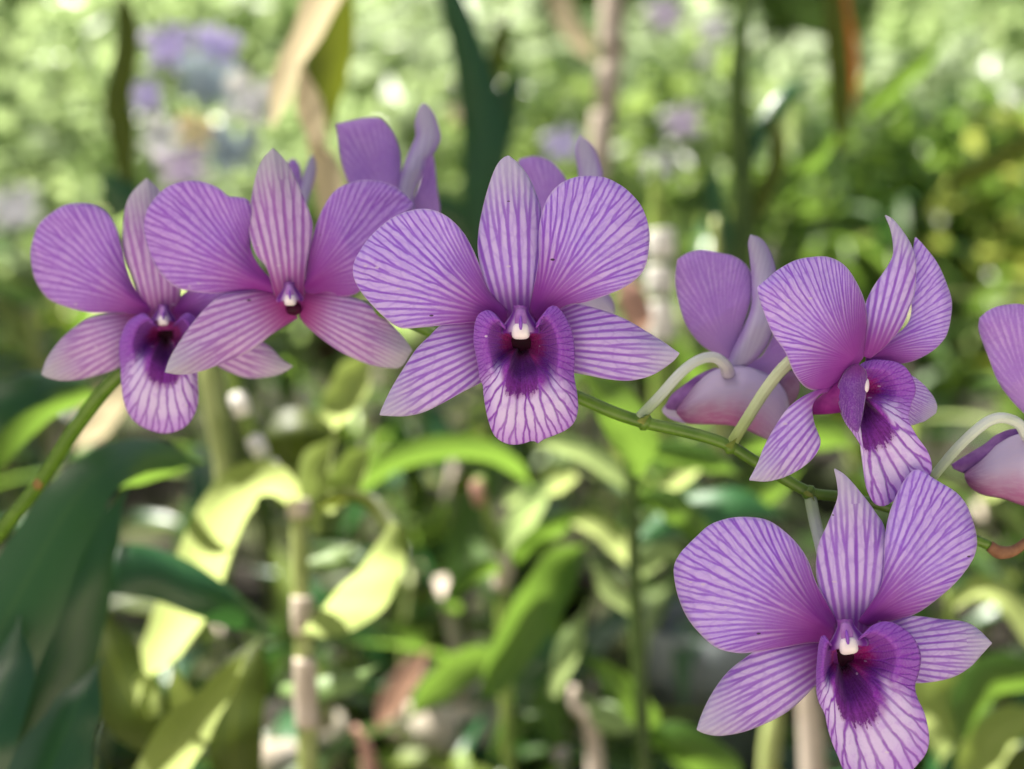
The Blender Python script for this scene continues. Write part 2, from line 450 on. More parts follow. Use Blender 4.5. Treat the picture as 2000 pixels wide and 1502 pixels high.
def lip(parent, throat, outline, mat, d, mid_dir, zt=8, zmid=-7, zside=-6, ztip=-4, zlobe=-3, nr=30, nth=90, thick=.0004, name='lip', r0=.06):
    "the trumpet-shaped lip: from the throat the sheet comes forward and flares into two side lobes and a hanging mid lobe"
    O = catmull([(x, y, 0) for x, y in outline], nth)
    t = Vector((throat[0], throat[1], 0))
    vs, uv, uv2, fs = [], [], [], []
    md = Vector((mid_dir[0], mid_dir[1], 0)).normalized()
    for i in range(nth):
        e = O[i] - t
        ang = math.atan2(md.x * e.y - md.y * e.x, md.dot(e))
        if i < nth * .25 and ang < -2.2: ang += 2 * math.pi
        if i > nth * .75 and ang > 2.2: ang -= 2 * math.pi
        am = abs(ang)
        ks = min(1, max(0, (am - .45) / .7)); ks = ks * ks * (3 - 2 * ks)
        for j in range(nr):
            r = r0 + (1 - r0) * j / (nr - 1)
            q = t + e * r
            # mid lobe profile
            a = min(1, r / .42); f = a * a * (3 - 2 * a)
            zm = zt + (zmid - zt) * f + (ztip - zmid) * max(0, (r - .5) / .5) ** 2
            # slight furrow along the middle and ruffle of the margin
            zm += 1.0 * math.exp(-(ang / .12) ** 2) * min(1, r * 3) + .45 * math.sin(ang * 9 + 1) * max(0, r - .55) * 2
            a2 = min(1, r / .72); f2 = a2 ** 1.6
            zs = zt + (zside - zt) * f2 + (zlobe - zside) * max(0, (r - .72) / .28) ** 1.5
            dz = zm * (1 - ks) + zs * ks
            vs.append(P(q.x, q.y, d + dz * mm)); uv.append((r, i / (nth - 1) * 2 - 1)); uv2.append((r, ang))
    for i in range(nth - 1):
        for j in range(nr - 1):
            a = i * nr + j
            fs.append((a, a + 1, a + nr + 1, a + nr))
    o = mesh_obj(name, vs, fs, mat, parent, uv, uv2)
    m = o.modifiers.new('thickness', 'SOLIDIFY'); m.thickness = thick; m.offset = 0
    return o


def blob(name, parent, c, rx, ry, rz, d, mat, dz=0, rot=0., pinch=0., n=18, sq=.85):
    "a rounded body, rx,ry in photo pixels, rz in mm, narrowed towards its top by pinch"
    vs, fs = [], []
    m = n // 2
    for i in range(m + 1):
        th = math.pi * i / m
        for k in range(n):
            ph = 2 * math.pi * k / n
            sx, sy, sz = math.sin(th) * math.cos(ph), -math.cos(th), math.sin(th) * math.sin(ph)
            sx = math.copysign(abs(sx) ** sq, sx); sz = math.copysign(abs(sz) ** .85, sz); sy = math.copysign(abs(sy) ** (sq + .1), sy)
            f = 1 - pinch * (1 - sy) / 2
            x, y = sx * rx * f, sy * ry
            xr, yr = x * math.cos(rot) - y * math.sin(rot), x * math.sin(rot) + y * math.cos(rot)
            vs.append(P(c[0] + xr, c[1] + yr, d + (dz + sz * rz * f) * mm))
    for i in range(m):
        for k in range(n):
            k2 = (k + 1) % n
            fs.append((i * n + k, i * n + k2, (i + 1) * n + k2, (i + 1) * n + k))
    return mesh_obj(name, vs, fs, mat, parent)


def column(parent, c, s, d, rot=0., dz=0., stripe=True):
    "column: a translucent hood with two wings, a squarish white anther cap and a purple ridge; s is its size in photo pixels"
    cr, sr = math.cos(rot), math.sin(rot)
    at = lambda x, y, z: P(c[0] + x * cr - y * sr, c[1] + x * sr + y * cr, d + (dz + z) * mm)
    vs, uv, fs = [], [], []
    nu, nv = 14, 17
    wid = catmull([(0, .30, 0), (.35, .36, 0), (.65, .66, 0), (.85, .90, 0), (1, .86, 0)], nu)
    for i in range(nu):
        u = i / (nu - 1)
        for j in range(nv):
            v = j / (nv - 1) * 2 - 1
            y = -.85 + 1.35 * u * (1 - .10 * abs(v) ** 4) + .08 * u * u * math.cos(v * 6.28) 
            vs.append(at(v * wid[i].y * s, y * s, -(2.6 * u + .8) * (1 - v * v) + 1.5 * v * v)); uv.append((u, v))
    for i in range(nu - 1):
        for j in range(nv - 1):
            a = i * nv + j; fs.append((a, a + 1, a + nv + 1, a + nv))
    col = mesh_obj('column', vs, fs, M['column_wing'], parent, uv)
    m = col.modifiers.new('thickness', 'SOLIDIFY'); m.thickness = .0005; m.offset = 0
    blob('anther_cap', col, (c[0] - sr * s * .36, c[1] + cr * s * .36), s * .47, s * .40, 2.4, d, M['column_white'], dz - 1.9, rot, .22, 20, .6)
    blob('column_neck', col, (c[0] + sr * s * .2, c[1] - cr * s * .2), s * .34, s * .52, 2.0, d, M['column_neck'], dz - 1.3, rot, .2, 14, .8)
    if stripe: blob('anther_ridge', col, (c[0] + sr * s * .03, c[1] - cr * s * .03), s * .1, s * .36, .9, d, M['column_purple'], dz - 3.7, rot, .15, 12)
    return col


def flower(c, d, label, group=None):
    return empty('orchid_flower', P(c[0], c[1], d), label, 'orchid flower', group)


GRP = 'lilac orchid flowers on the arching spray'
# ---- the flower in the middle of the picture
f = flower((1015, 640), D0, 'sharp lilac orchid flower facing the viewer, with a dark hole under its white cap', GRP)
petal('dorsal_sepal', f, [(972, 652), (968, 610), (950, 562), (937, 514), (933, 482), (937, 438), (950, 382), (966, 334), (980, 312), (993, 305)],
      [(1058, 652), (1056, 606), (1054, 530), (1058, 470), (1056, 410), (1048, 382), (1034, 350), (1014, 322), (993, 305)], M['sepal'], D0, (3, 2.2, 3.5, 5), 1.5, .3, .5, .06, seed=1)
petal('petal', f, [(992, 604), (955, 568), (934, 514), (922, 486), (904, 454), (878, 426), (846, 410), (814, 409), (778, 420), (746, 442), (718, 470), (700, 498)],
      [(984, 640), (930, 629), (902, 631), (862, 635), (822, 639), (782, 640), (750, 619), (722, 590), (702, 564), (691, 540), (692, 516), (700, 498)], M['petal'], D0, (2, -1.5, -1, 3), 2.2, .6, seed=2)
petal('petal', f, [(1034, 604), (1052, 514), (1053, 470), (1057, 422), (1070, 386), (1090, 362), (1118, 348), (1150, 344), (1182, 348), (1213, 364), (1228, 376)],
      [(1052, 630), (1104, 597), (1142, 591), (1182, 577), (1217, 562), (1245, 542), (1261, 518), (1267, 482), (1267, 450), (1259, 418), (1245, 394), (1228, 376)], M['petal'], D0, (2, -1.2, 0, 2.5), 2., .6, seed=3)
petal('lateral_sepal', f, [(975, 628), (930, 616), (868, 632), (838, 658), (814, 682), (790, 718), (766, 758), (748, 796), (743, 810)],
      [(995, 715), (940, 747), (910, 762), (870, 784), (830, 803), (798, 811), (770, 812), (743, 810)], M['sepal'], D0, (4, 2, 3, 6), 1.5, .4, .5, .06, seed=4)
petal('lateral_sepal', f, [(1058, 630), (1104, 596), (1142, 597), (1182, 608), (1222, 624), (1262, 648), (1294, 668), (1315, 683), (1326, 690)],
      [(1048, 720), (1120, 728), (1150, 733), (1186, 740), (1230, 743), (1270, 734), (1302, 714), (1318, 701), (1326, 690)], M['sepal'], D0, (4, 2, 3, 6), 1.5, .4, .5, .06, seed=5)
lip(f, (1017, 672), [(972, 628), (964, 612), (949, 607), (934, 617), (928, 635), (926, 667), (930, 692), (935, 718), (937, 737), (944, 752), (946, 773), (949, 794), (955, 822), (966, 850),
                     (985, 864), (1004, 868), (1024, 865), (1041, 860), (1052, 865), (1060, 858), (1081, 850), (1105, 839), (1121, 824), (1128, 799), (1126, 769), (1121, 741), (1120, 726),
                     (1122, 688), (1117, 650), (1109, 630), (1098, 611), (1083, 598), (1068, 606), (1062, 625)], M['lip'], D0, (0, 1))
column(f, (1017, 632), 41, D0, 0., -3.5)
blob('throat', f, (1018, 655), 48, 42, 3, D0, M['throat'], 8.5)

# ---- lower right flower
D5 = D0 - .004
f = flower((1655, 1260), D5, 'lowest lilac orchid flower, its tongue running out of the bottom of the photo', GRP)
petal('dorsal_sepal', f, [(1616, 1268), (1606, 1180), (1595, 1124), (1595, 1088), (1600, 1060), (1614, 1028), (1628, 996), (1637, 968), (1635, 940), (1630, 916)],
      [(1700, 1268), (1726, 1170), (1733, 1100), (1727, 1032), (1711, 1004), (1691, 976), (1667, 946), (1647, 926), (1630, 916)], M['sepal'], D5, (3, 2, 2.5, 1.5), 1.5, .3, .5, .06, seed=11)
petal('petal', f, [(1634, 1216), (1626, 1196), (1594, 1140), (1578, 1096), (1558, 1064), (1530, 1036), (1498, 1016), (1462, 1010), (1426, 1012), (1390, 1024), (1362, 1048), (1334, 1076)],
      [(1622, 1254), (1578, 1255), (1530, 1264), (1482, 1272), (1442, 1275), (1402, 1266), (1370, 1240), (1342, 1204), (1324, 1160), (1317, 1116), (1322, 1094), (1334, 1076)], M['petal'], D5, (2, -1.5, 0, 3), 2.2, .6, seed=12)
petal('petal', f, [(1676, 1214), (1719, 1150), (1727, 1100), (1729, 1052), (1735, 1012), (1751, 968), (1771, 932), (1791, 917), (1823, 936), (1850, 952)],
      [(1694, 1222), (1751, 1209), (1791, 1196), (1831, 1168), (1863, 1140), (1887, 1112), (1903, 1084), (1907, 1056), (1901, 1024), (1887, 988), (1869, 965), (1850, 952)], M['petal'], D5, (2, -1, 0, 2.5), 2.2, .6, seed=13)
petal('lateral_sepal', f, [(1628, 1230), (1590, 1238), (1500, 1258), (1450, 1289), (1418, 1317), (1390, 1357), (1371, 1397), (1362, 1425)],
      [(1640, 1320), (1595, 1338), (1570, 1361), (1538, 1389), (1498, 1411), (1450, 1429), (1406, 1436), (1378, 1432), (1362, 1425)], M['sepal'], D5, (4, 2, 3, 6), 1.8, .4, .5, .06, seed=14)
petal('lateral_sepal', f, [(1700, 1228), (1751, 1206), (1791, 1203), (1831, 1209), (1883, 1215), (1911, 1231), (1936, 1256)],
      [(1690, 1310), (1740, 1330), (1791, 1334), (1831, 1330), (1867, 1319), (1895, 1301), (1917, 1277), (1936, 1256)], M['sepal'], D5, (4, 2.5, 3, 6), 1.5, .4, .5, .06, seed=15)
lip(f, (1640, 1285), [(1616, 1250), (1607, 1240), (1600, 1262), (1597, 1290), (1595, 1317), (1596, 1351), (1601, 1373), (1611, 1394), (1616, 1420), (1626, 1452), (1638, 1480), (1650, 1508),
                      (1676, 1530), (1710, 1538), (1745, 1530), (1775, 1510), (1796, 1488), (1810, 1467), (1814, 1437), (1805, 1394), (1791, 1364), (1786, 1339), (1793, 1317), (1798, 1285),
                      (1792, 1261), (1777, 1238), (1751, 1221), (1728, 1215), (1706, 1222), (1686, 1240)], M['lip'], D5, (.28, 1), zt=7, zmid=-6, ztip=-6)
column(f, (1655, 1246), 43, D5, -.14, -4)
blob('throat', f, (1650, 1270), 50, 42, 3, D5, M['throat'], 8)
tube('pedicel', [P(1583, 972, D5 + .016), P(1590, 1010, D5 + .015), P(1602, 1060, D5 + .013), P(1625, 1150, D5 + .01), P(1648, 1225, D5 + .006)], [.0014, .0014, .0016, .002], M['pedicel'], f)

# ---- flower seen from the side
D4 = D0 + .004
f = flower((1680, 720), D4, 'lilac orchid flower turned to the right, its narrow top sepal curling to a point', GRP)
petal('petal', f, [(1692, 690), (1771, 636), (1782, 574), (1786, 517), (1785, 486), (1788, 464)],
      [(1690, 712), (1728, 708), (1765, 709), (1802, 696), (1832, 675), (1850, 648), (1858, 594), (1848, 555), (1829, 513), (1805, 482), (1788, 464)], M['petal'], D4, (4, 6, 8, 9), 1.5, .4, seed=21, axis=(1820, 520))
petal('dorsal_sepal', f, [(1676, 692), (1682, 640), (1691, 594), (1705, 563), (1724, 536), (1740, 511), (1746, 490), (1741, 451), (1729, 421)],
      [(1698, 700), (1728, 676), (1759, 640), (1774, 605), (1786, 567), (1788, 517), (1780, 482), (1763, 453), (1744, 430), (1729, 421)], M['sepal'], D4, (2, 1.5, 2.5, 5), 1.8, .3, .5, .06, seed=22)
petal('lateral_sepal', f, [(1730, 715), (1786, 737), (1817, 768), (1829, 791), (1827, 806)], [(1730, 800), (1771, 829), (1798, 825), (1815, 815), (1827, 806)], M['sepal'], D4, (8, 9, 10), 1.2, .3, .5, .06, seed=23)
lip(f, (1668, 765), [(1672, 722), (1688, 708), (1713, 703), (1751, 708), (1771, 721), (1786, 748), (1787, 768), (1779, 791), (1775, 822), (1790, 852), (1812, 883), (1820, 914), (1810, 936),
                     (1780, 962), (1747, 977), (1728, 988), (1709, 984), (1695, 961), (1690, 934), (1688, 891), (1678, 864), (1662, 841), (1648, 818), (1640, 795), (1640, 770)][::-1], M['lip'], D4, (.45, 1), zt=6, zmid=-3, zside=1, ztip=-3, zlobe=2)
tube('spur', [P(1585, 800, D4 + .004), P(1612, 790, D4 + .002), P(1645, 775, D4), P(1672, 750, D4)], [.0012, .0024, .0034, .003], M['spur'], f)
petal('side_lobe', f, [(1670, 712), (1651, 727), (1636, 760), (1640, 791), (1651, 818), (1662, 834), (1675, 844)], [(1676, 712), (1690, 725), (1692, 748), (1689, 779), (1683, 814), (1675, 844)], M['lip_side'], D4, (-2, -5, -5), 2.5, .3, 1., .3, seed=24)
petal('petal', f, [(1684, 700), (1691, 659), (1693, 629), (1688, 590), (1674, 555), (1651, 520), (1620, 503), (1589, 502), (1554, 509), (1520, 528), (1496, 548), (1480, 562)],
      [(1672, 716), (1651, 730), (1645, 745), (1632, 756), (1603, 763), (1574, 756), (1551, 729), (1535, 690), (1512, 656), (1496, 621), (1485, 586), (1480, 562)], M['petal'], D4, (1, -5, -7, -6), 2.6, .6, seed=25)
petal('lateral_sepal', f, [(1625, 752), (1597, 762), (1562, 779), (1535, 802), (1512, 837), (1493, 872), (1481, 903), (1464, 937)],
      [(1632, 765), (1604, 768), (1586, 791), (1588, 822), (1596, 845), (1602, 862), (1596, 883), (1574, 907), (1539, 928), (1500, 939), (1464, 937)], M['sepal'], D4, (0, -3, -4, -3), 1.8, .4, .5, .06, seed=26)
blob('column', f, (1692, 753), 7, 14, 1.6, D4, M['column_white'], -1, .1, .3)
tube('pedicel', [P(1428, 868, D4 + .008), P(1458, 820, D4 + .007), P(1500, 755, D4 + .007), P(1545, 705, D4 + .008), P(1600, 680, D4 + .01), P(1670, 706, D4 + .008)], [.0013, .0013, .0014, .0016, .002], M['pedicel_green'], f)

# ---- second flower from the left (its lip is gone)
D2 = D0 + .036
f = flower((565, 580), D2, 'second lilac orchid flower from the left, without a tongue under its small white column', GRP)
petal('dorsal_sepal', f, [(543, 600), (523, 526), (501, 497), (488, 459), (487, 421), (493, 379), (501, 341), (513, 312), (533, 290)],
      [(592, 600), (597, 526), (604, 488), (611, 446), (606, 417), (593, 385), (577, 347), (558, 315), (533, 290)], M['sepal_soft'], D2, (1, -1, 0, 2), 1.5, .3, .5, .06, seed=31)
petal('petal', f, [(540, 556), (504, 517), (488, 478), (492, 440), (487, 394), (466, 385), (446, 383), (430, 369), (414, 361), (385, 354), (357, 355), (328, 366), (306, 385), (288, 410)],
      [(538, 576), (488, 570), (414, 573), (376, 569), (344, 561), (315, 536), (296, 504), (284, 465), (282, 436), (288, 410)], M['petal_soft'], D2, (2, -1, 0, 3), 2.2, .8, seed=32)
petal('petal', f, [(586, 556), (600, 504), (616, 446), (628, 414), (644, 385), (664, 366), (696, 354), (727, 353), (759, 360), (785, 376), (806, 398)],
      [(594, 572), (640, 575), (690, 576), (730, 540), (765, 490), (795, 440), (806, 398)], M['petal_soft'], D2, (2, -1, 0, 3), 2.2, .6, seed=33)
petal('lateral_sepal', f, [(552, 565), (488, 568), (433, 578), (401, 603), (376, 632), (350, 670), (333, 699), (323, 727)],
      [(582, 620), (558, 635), (529, 654), (497, 680), (459, 699), (421, 715), (385, 727), (354, 731), (323, 727)], M['sepal_soft'], D2, (2, -3, -6, -7), 1.8, .4, .5, .06, seed=34)
petal('lateral_sepal', f, [(588, 570), (648, 564), (676, 577), (705, 587), (734, 606), (766, 635), (791, 664), (804, 684)],
      [(586, 618), (600, 637), (632, 664), (664, 686), (696, 702), (727, 713), (759, 718), (784, 715), (804, 684)], M['sepal_soft'], D2, (2, 0, 0, 2), 1.8, .4, .5, .06, seed=35)
column(f, (566, 576), 28, D2, -.05, -2)
blob('throat', f, (574, 603), 16, 13, 2, D2, M['throat'], .5)

# ---- leftmost flower
D1 = D0 + .05
f = flower((318, 620), D1, 'leftmost lilac orchid flower, half covered by its neighbour, with a drooping tongue', GRP)
petal('dorsal_sepal', f, [(290, 645), (268, 562), (246, 506), (240, 471), (245, 408), (259, 376), (287, 348)],
      [(348, 645), (352, 560), (350, 506), (340, 436), (315, 379), (301, 362), (287, 348)], M['sepal_soft'], D1, (2, 0, 1, 3), 1.5, .3, .5, .06, seed=41)
petal('petal', f, [(312, 600), (269, 570), (248, 528), (236, 478), (227, 443), (209, 415), (185, 401), (156, 397), (125, 402), (93, 423), (75, 443), (66, 466)],
      [(296, 622), (238, 610), (181, 610), (139, 602), (96, 584), (72, 552), (63, 521), (61, 490), (66, 466)], M['petal_soft'], D1, (2, -1, 0, 3), 2.2, .6, seed=42)
petal('petal', f, [(332, 596), (380, 560), (430, 540), (480, 530), (500, 545)], [(340, 625), (390, 640), (440, 625), (480, 590), (500, 545)], M['petal_soft'], D1, (2, 0, 2), 2., .5, seed=43)
petal('lateral_sepal', f, [(292, 608), (238, 609), (181, 618), (149, 637), (118, 665), (93, 700), (82, 731)],
      [(295, 660), (238, 714), (199, 730), (156, 741), (121, 743), (96, 738), (82, 731)], M['sepal_soft'], D1, (3, 1, 2, 4), 1.8, .4, .5, .06, seed=44)
petal('lateral_sepal', f, [(340, 622), (420, 640), (480, 655), (525, 676), (548, 700), (571, 716)], [(340, 665), (400, 700), (446, 725), (485, 738), (534, 734), (559, 724), (571, 716)], M['sepal_soft'], D1, (3, 2, 3, 5), 1.8, .4, .5, .06, seed=45)
lip(f, (325, 652), [(290, 626), (280, 613), (252, 628), (238, 655), (233, 683), (236, 711), (238, 746), (243, 785), (255, 813), (280, 834), (319, 846), (354, 838), (375, 817), (386, 785),
                    (385, 736), (386, 700), (393, 665), (386, 630), (368, 612), (352, 622)], M['lip'], D1, (-.05, 1))
column(f, (319, 617), 25, D1, 0., -2)
blob('throat', f, (326, 640), 40, 36, 3, D1, M['throat'], 8.5)

# ---- flowers that turn their backs, from left to right
GB = 'orchid flowers turned away behind the spray'
DE = D0 + .10
f = flower((600, 420), DE, 'pale sliver of an orchid flower behind the second flower from the left', GB)
petal('dorsal_sepal', f, [(575, 430), (584, 380), (594, 340), (604, 312), (611, 302)], [(590, 430), (602, 390), (613, 352), (617, 325), (611, 302)], M['sepal_back'], DE, (0, 0, 2), 1.2, .2, .5, .06, seed=51)
petal('petal', f, [(545, 440), (550, 380), (558, 330), (568, 312)], [(580, 440), (590, 380), (587, 330), (576, 312), (568, 312)], M['petal_back'], DE, (2, 3, 4), 1., .2, seed=52)

DA = D0 + .075
f = flower((800, 420), DA, 'orchid flower seen from behind, rising over the second flower with a white twisted sepal', GB)
petal('petal', f, [(762, 430), (700, 395), (678, 351), (666, 309), (661, 274), (657, 243)], [(800, 425), (785, 355), (783, 312), (778, 285), (766, 256), (747, 234), (735, 230), (709, 231), (683, 237), (657, 243)], M['petal_back'], DA, (0, -2, 0, 3), 1.5, .5, seed=53)
petal('petal', f, [(806, 430), (808, 394), (819, 358), (827, 332), (820, 312), (826, 290), (834, 268)], [(850, 445), (859, 412), (853, 366), (848, 312), (842, 290), (834, 268)], M['petal_back'], DA, (2, 1, 2, 3), 1., .3, seed=54)
petal('dorsal_sepal', f, [(785, 430), (776, 378), (796, 305), (812, 267), (811, 241), (818, 213), (827, 202)], [(815, 430), (808, 383), (826, 335), (834, 310), (846, 300), (859, 276), (859, 256), (850, 228), (837, 208), (827, 202)], M['sepal_back'], DA, (-1, -3, -3, 0), 1.5, .2, .5, .06, seed=55)
tube('pedicel', [P(803, 425, DA - .001), P(790, 470, DA - .004), P(770, 540, D0 + .04), P(775, 606, D0 + .032)], [.002, .0016, .0015, .0015], M['pedicel'], f)

DB = D0 + .07
f = flower((1120, 470), DB, 'orchid flower mostly hidden behind the middle flower, violet petal and pale tip showing', GB)
petal('petal', f, [(1080, 480), (1030, 420), (1010, 360), (1010, 325), (1016, 311)], [(1120, 470), (1115, 400), (1108, 360), (1102, 344), (1088, 327), (1068, 312), (1042, 306), (1016, 311)], M['petal_back'], DB, (0, -1, 1, 3), 1.5, .3, seed=56)
petal('dorsal_sepal', f, [(1110, 470), (1128, 400), (1130, 345), (1124, 295), (1134, 264)], [(1140, 470), (1175, 400), (1177, 345), (1168, 308), (1155, 283), (1134, 264)], M['sepal_back'], DB, (-1, -2, 0, 2), 1.2, .2, .5, .06, seed=57)
petal('lateral_sepal', f, [(1110, 490), (1150, 540), (1180, 565), (1197, 590), (1200, 612)], [(1090, 510), (1120, 580), (1150, 615), (1180, 622), (1200, 612)], M['sepal_back'], DB, (0, 1, 2), 1.2, .2, .5, .06, seed=58)
tube('pedicel', [P(1115, 480, DB - .002), P(1100, 560, DB - .01), P(1060, 700, D0 + .03), P(1050, 742, D0 + .022)], [.002, .0016, .0015, .0015], M['pedicel'], f)

DC = D0 + .035
f = flower((1425, 715), DC, 'orchid flower seen from behind on a bent white stalk, right of the middle flower', GB)
petal('petal', f, [(1445, 716), (1485, 697), (1508, 660), (1525, 600), (1545, 565), (1562, 560)], [(1450, 732), (1500, 735), (1545, 705), (1575, 640), (1575, 590), (1562, 560)], M['petal_back'], DC, (2, 3, 5), 1.2, .3, seed=61)
petal('petal', f, [(1421, 704), (1397, 690), (1366, 669), (1338, 630), (1324, 580), (1320, 543), (1324, 508)], [(1436, 700), (1447, 650), (1464, 594), (1470, 546), (1457, 518), (1433, 501), (1408, 495), (1371, 489), (1343, 495), (1324, 508)], M['petal_back'], DC, (1, -2, 0, 3), 2., .5, seed=62)
petal('dorsal_sepal', f, [(1416, 722), (1430, 686), (1453, 641), (1468, 597), (1469, 546), (1465, 504), (1462, 476), (1466, 459)], [(1446, 722), (1480, 697), (1502, 664), (1518, 608), (1518, 552), (1511, 513), (1500, 485), (1486, 467), (1466, 459)], M['sepal_back'], DC, (-2, -4, -4, 0), 2.2, .2, .5, .06, seed=63)
petal('lip', f, [(1505, 790), (1516, 742), (1530, 728), (1548, 726), (1560, 735)], [(1525, 800), (1545, 790), (1560, 765), (1560, 735)], M['brown_lip'], DC, (2, 1, 2), 1.5, .3, seed=64)
petal('lateral_sepal', f, [(1300, 794), (1312, 772), (1332, 756), (1358, 736), (1386, 723), (1402, 720), (1400, 740)], [(1302, 798), (1325, 802), (1345, 812), (1375, 800), (1395, 770), (1400, 740)], M['mentum_dark'], DC, (1, 0, 0), 2., .3, .5, .06, seed=65)
petal('lateral_sepal', f, [(1322, 800), (1345, 770), (1368, 744), (1400, 722), (1450, 716), (1500, 732), (1530, 760), (1540, 795), (1535, 850)],
      [(1322, 806), (1338, 823), (1352, 827), (1397, 828), (1433, 831), (1464, 841), (1492, 855), (1515, 862), (1535, 850)][:], M['mentum'], DC, (-1, -6, -6, -1), 4., .3, .5, .06, seed=66)
petal('lateral_sepal', f, [(1293, 800), (1303, 790), (1330, 795), (1350, 810), (1365, 825)], [(1295, 806), (1310, 818), (1338, 826), (1365, 825)], M['sepal_back'], DC, (4, 4, 4), .5, .1, .5, .06, seed=67)
tube('pedicel', [P(1246, 818, D0 + .016), P(1285, 778, D0 + .018), P(1330, 728, D0 + .02), P(1365, 703, D0 + .022), P(1395, 698, D0 + .024), P(1415, 712, D0 + .026), P(1422, 728, D0 + .03)],
     [.0012, .0012, .0012, .0012, .0013, .0017], M['pedicel'], f, n=40)

DD = D0 + .02
f = flower((2030, 840), DD, 'orchid flower seen from behind on a bent pale stalk, cut off by the right edge', GB)
petal('petal', f, [(2026, 830), (2000, 806), (1976, 782), (1948, 742), (1928, 690), (1913, 646), (1914, 622)], [(2044, 822), (2070, 740), (2066, 680), (2045, 620), (2000, 596), (1960, 597), (1932, 607), (1914, 622)], M['petal_back'], DD, (1, -2, 0, 3), 2., .4, seed=71)
petal('dorsal_sepal', f, [(2025, 845), (2060, 780), (2085, 700), (2090, 620), (2095, 580)], [(2055, 845), (2100, 790), (2125, 700), (2120, 630), (2095, 580)], M['sepal_back'], DD, (-2, -3, 0), 2., .2, .5, .06, seed=72)
petal('lateral_sepal', f, [(1858, 908), (1880, 894), (1920, 870), (1950, 848), (1985, 838), (2010, 850)], [(1862, 914), (1880, 922), (1905, 930), (1940, 925), (1990, 900), (2010, 850)], M['mentum_dark'], DD, (0, -1, 0), 1.5, .3, .5, .06, seed=73)
petal('lateral_sepal', f, [(1884, 926), (1910, 900), (1945, 872), (1985, 850), (2040, 845), (2090, 870), (2120, 920)], [(1886, 934), (1895, 950), (1920, 965), (1960, 973), (2000, 987), (2060, 1000), (2120, 920)], M['mentum'], DD, (-1, -6, -6, 0), 4., .3, .5, .06, seed=74)
tube('pedicel', [P(1822, 932, D0 + .014), P(1860, 886, D0 + .012), P(1900, 846, D0 + .01), P(1932, 822, D0 + .01), P(1960, 816, D0 + .01), P(1990, 828, D0 + .012), P(2008, 855, D0 + .014), P(2025, 850, DD)],
     [.0011, .00115, .0012, .0012, .0013, .0017], M['pedicel'], f, n=40)

# ---- the spray's stem
pts = [P(-60, 1120, D0 + .10), P(0, 1040, D0 + .09), P(80, 940, D0 + .08), P(150, 832, D0 + .07), P(226, 738, D0 + .062), P(320, 660, D0 + .06), P(450, 606, D0 + .058), P(600, 596, D0 + .05), P(740, 606, D0 + .038),
       P(840, 646, D0 + .028), P(960, 700, D0 + .022), P(1060, 746, D0 + .02), P(1130, 776, D0 + .018), P(1200, 806, D0 + .016), P(1262, 826, D0 + .016), P(1350, 846, D0 + .014), P(1420, 868, D0 + .012), P(1480, 904, D0 + .012),
       P(1578, 960, D0 + .012), P(1640, 970, D0 + .014), P(1730, 990, D0 + .018), P(1830, 1030, D0 + .02), P(1905, 1054, D0 + .02), P(1935, 1068, D0 + .02)]
st = tube('orchid_spray', pts, [.0020] * 6 + [.0016, .0015, .0014, .0013, .0012, .0011], M['stem'], None, 14, 160, origin=P(-60, 1120, D0 + .10))
tag(st, 'long green stem that arches behind the orchid flowers', 'stem')
for (x, y, dd, r) in ((80, 940, .08, .0028), (1260, 825, .016, .0021), (1428, 872, .012, .0020), (1580, 962, .012, .0019), (1822, 1028, .02, .0016)):
    o = tube('node', [P(x - 7, y - 5, D0 + dd), P(x, y, D0 + dd), P(x + 8, y + 5, D0 + dd)], [r * .75, r, r * .7], M['stem'] if x > 100 else M['bud_scar'], st, 12, 8)
for (x, y, dd, ex, ey) in ((1252, 824, .0145, 1278, 802), (1424, 872, .0105, 1446, 848), (1577, 966, .0105, 1596, 984), (1818, 1030, .0185, 1838, 1012)):
    petal('bract', st, [(x - 8, y - 2), (x, y - 7), (x + (ex - x) * .7, y + (ey - y) * .7)], [(x + 5, y + 6), (x + 9, y), (x + (ex - x) * .7, y + (ey - y) * .7)], M['bract'], D0 + dd, (-1.6, -1.8, -1.2), -.6, .05, thick=.0003, nu=12, nv=7)
o = tube('dry_tip', [P(1932, 1066, D0 + .02), P(1950, 1078, D0 + .02), P(1972, 1078, D0 + .02), P(1992, 1068, D0 + .02), P(2015, 1046, D0 + .02)], [.0013, .0016, .0013, .0011, .0006], M['dry_tip'], st, 10, 20)

# ------------------------------------------------------------------ foliage materials
def leaf_mat(name, c1, c2, tcol, rough=.46, spec=.34, trans=.44, vary=.35, blotch=.3):
    b = NB(name)
    _, u, v = b.uv('UVMap')
    n = b.noise(b.coords(), 22., 4.)
    f = b.noise(b.coords(), 160., 3.)
    r = b.objrnd()
    col = b.mix(b.math('ADD', b.math('MULTIPLY', r, .6), b.math('MULTIPLY', n, .5)), c1, c2)
    col = b.mix(b.math('MULTIPLY', b.step(b.math('ABSOLUTE', v), .1, .0), .3), col, tcol)
    fr = b.math('FRACT', b.math('MULTIPLY', v, 7.))
    ln = b.math('ABSOLUTE', b.math('SUBTRACT', fr, .5))
    h = b.n('ShaderNodeHueSaturation'); b.put(h.inputs['Color'], col)
    b.put(h.inputs['Value'], b.math('ADD', 1 - vary / 2, b.math('MULTIPLY', b.rnd(b.math('MULTIPLY', r, 57.)), vary)))
    b.put(h.inputs['Hue'], b.math('ADD', .488, b.math('MULTIPLY', b.rnd(b.math('MULTIPLY', r, 157.)), .024)))
    bump = b.math('ADD', f, ln)
    tc = b.mix(b.math('MULTIPLY', n, .4), tcol, h.outputs[0])
    return b.surface(h.outputs[0], rough, spec, trans, tcol=tc, bump=bump, bstr=.12, bdist=.001)


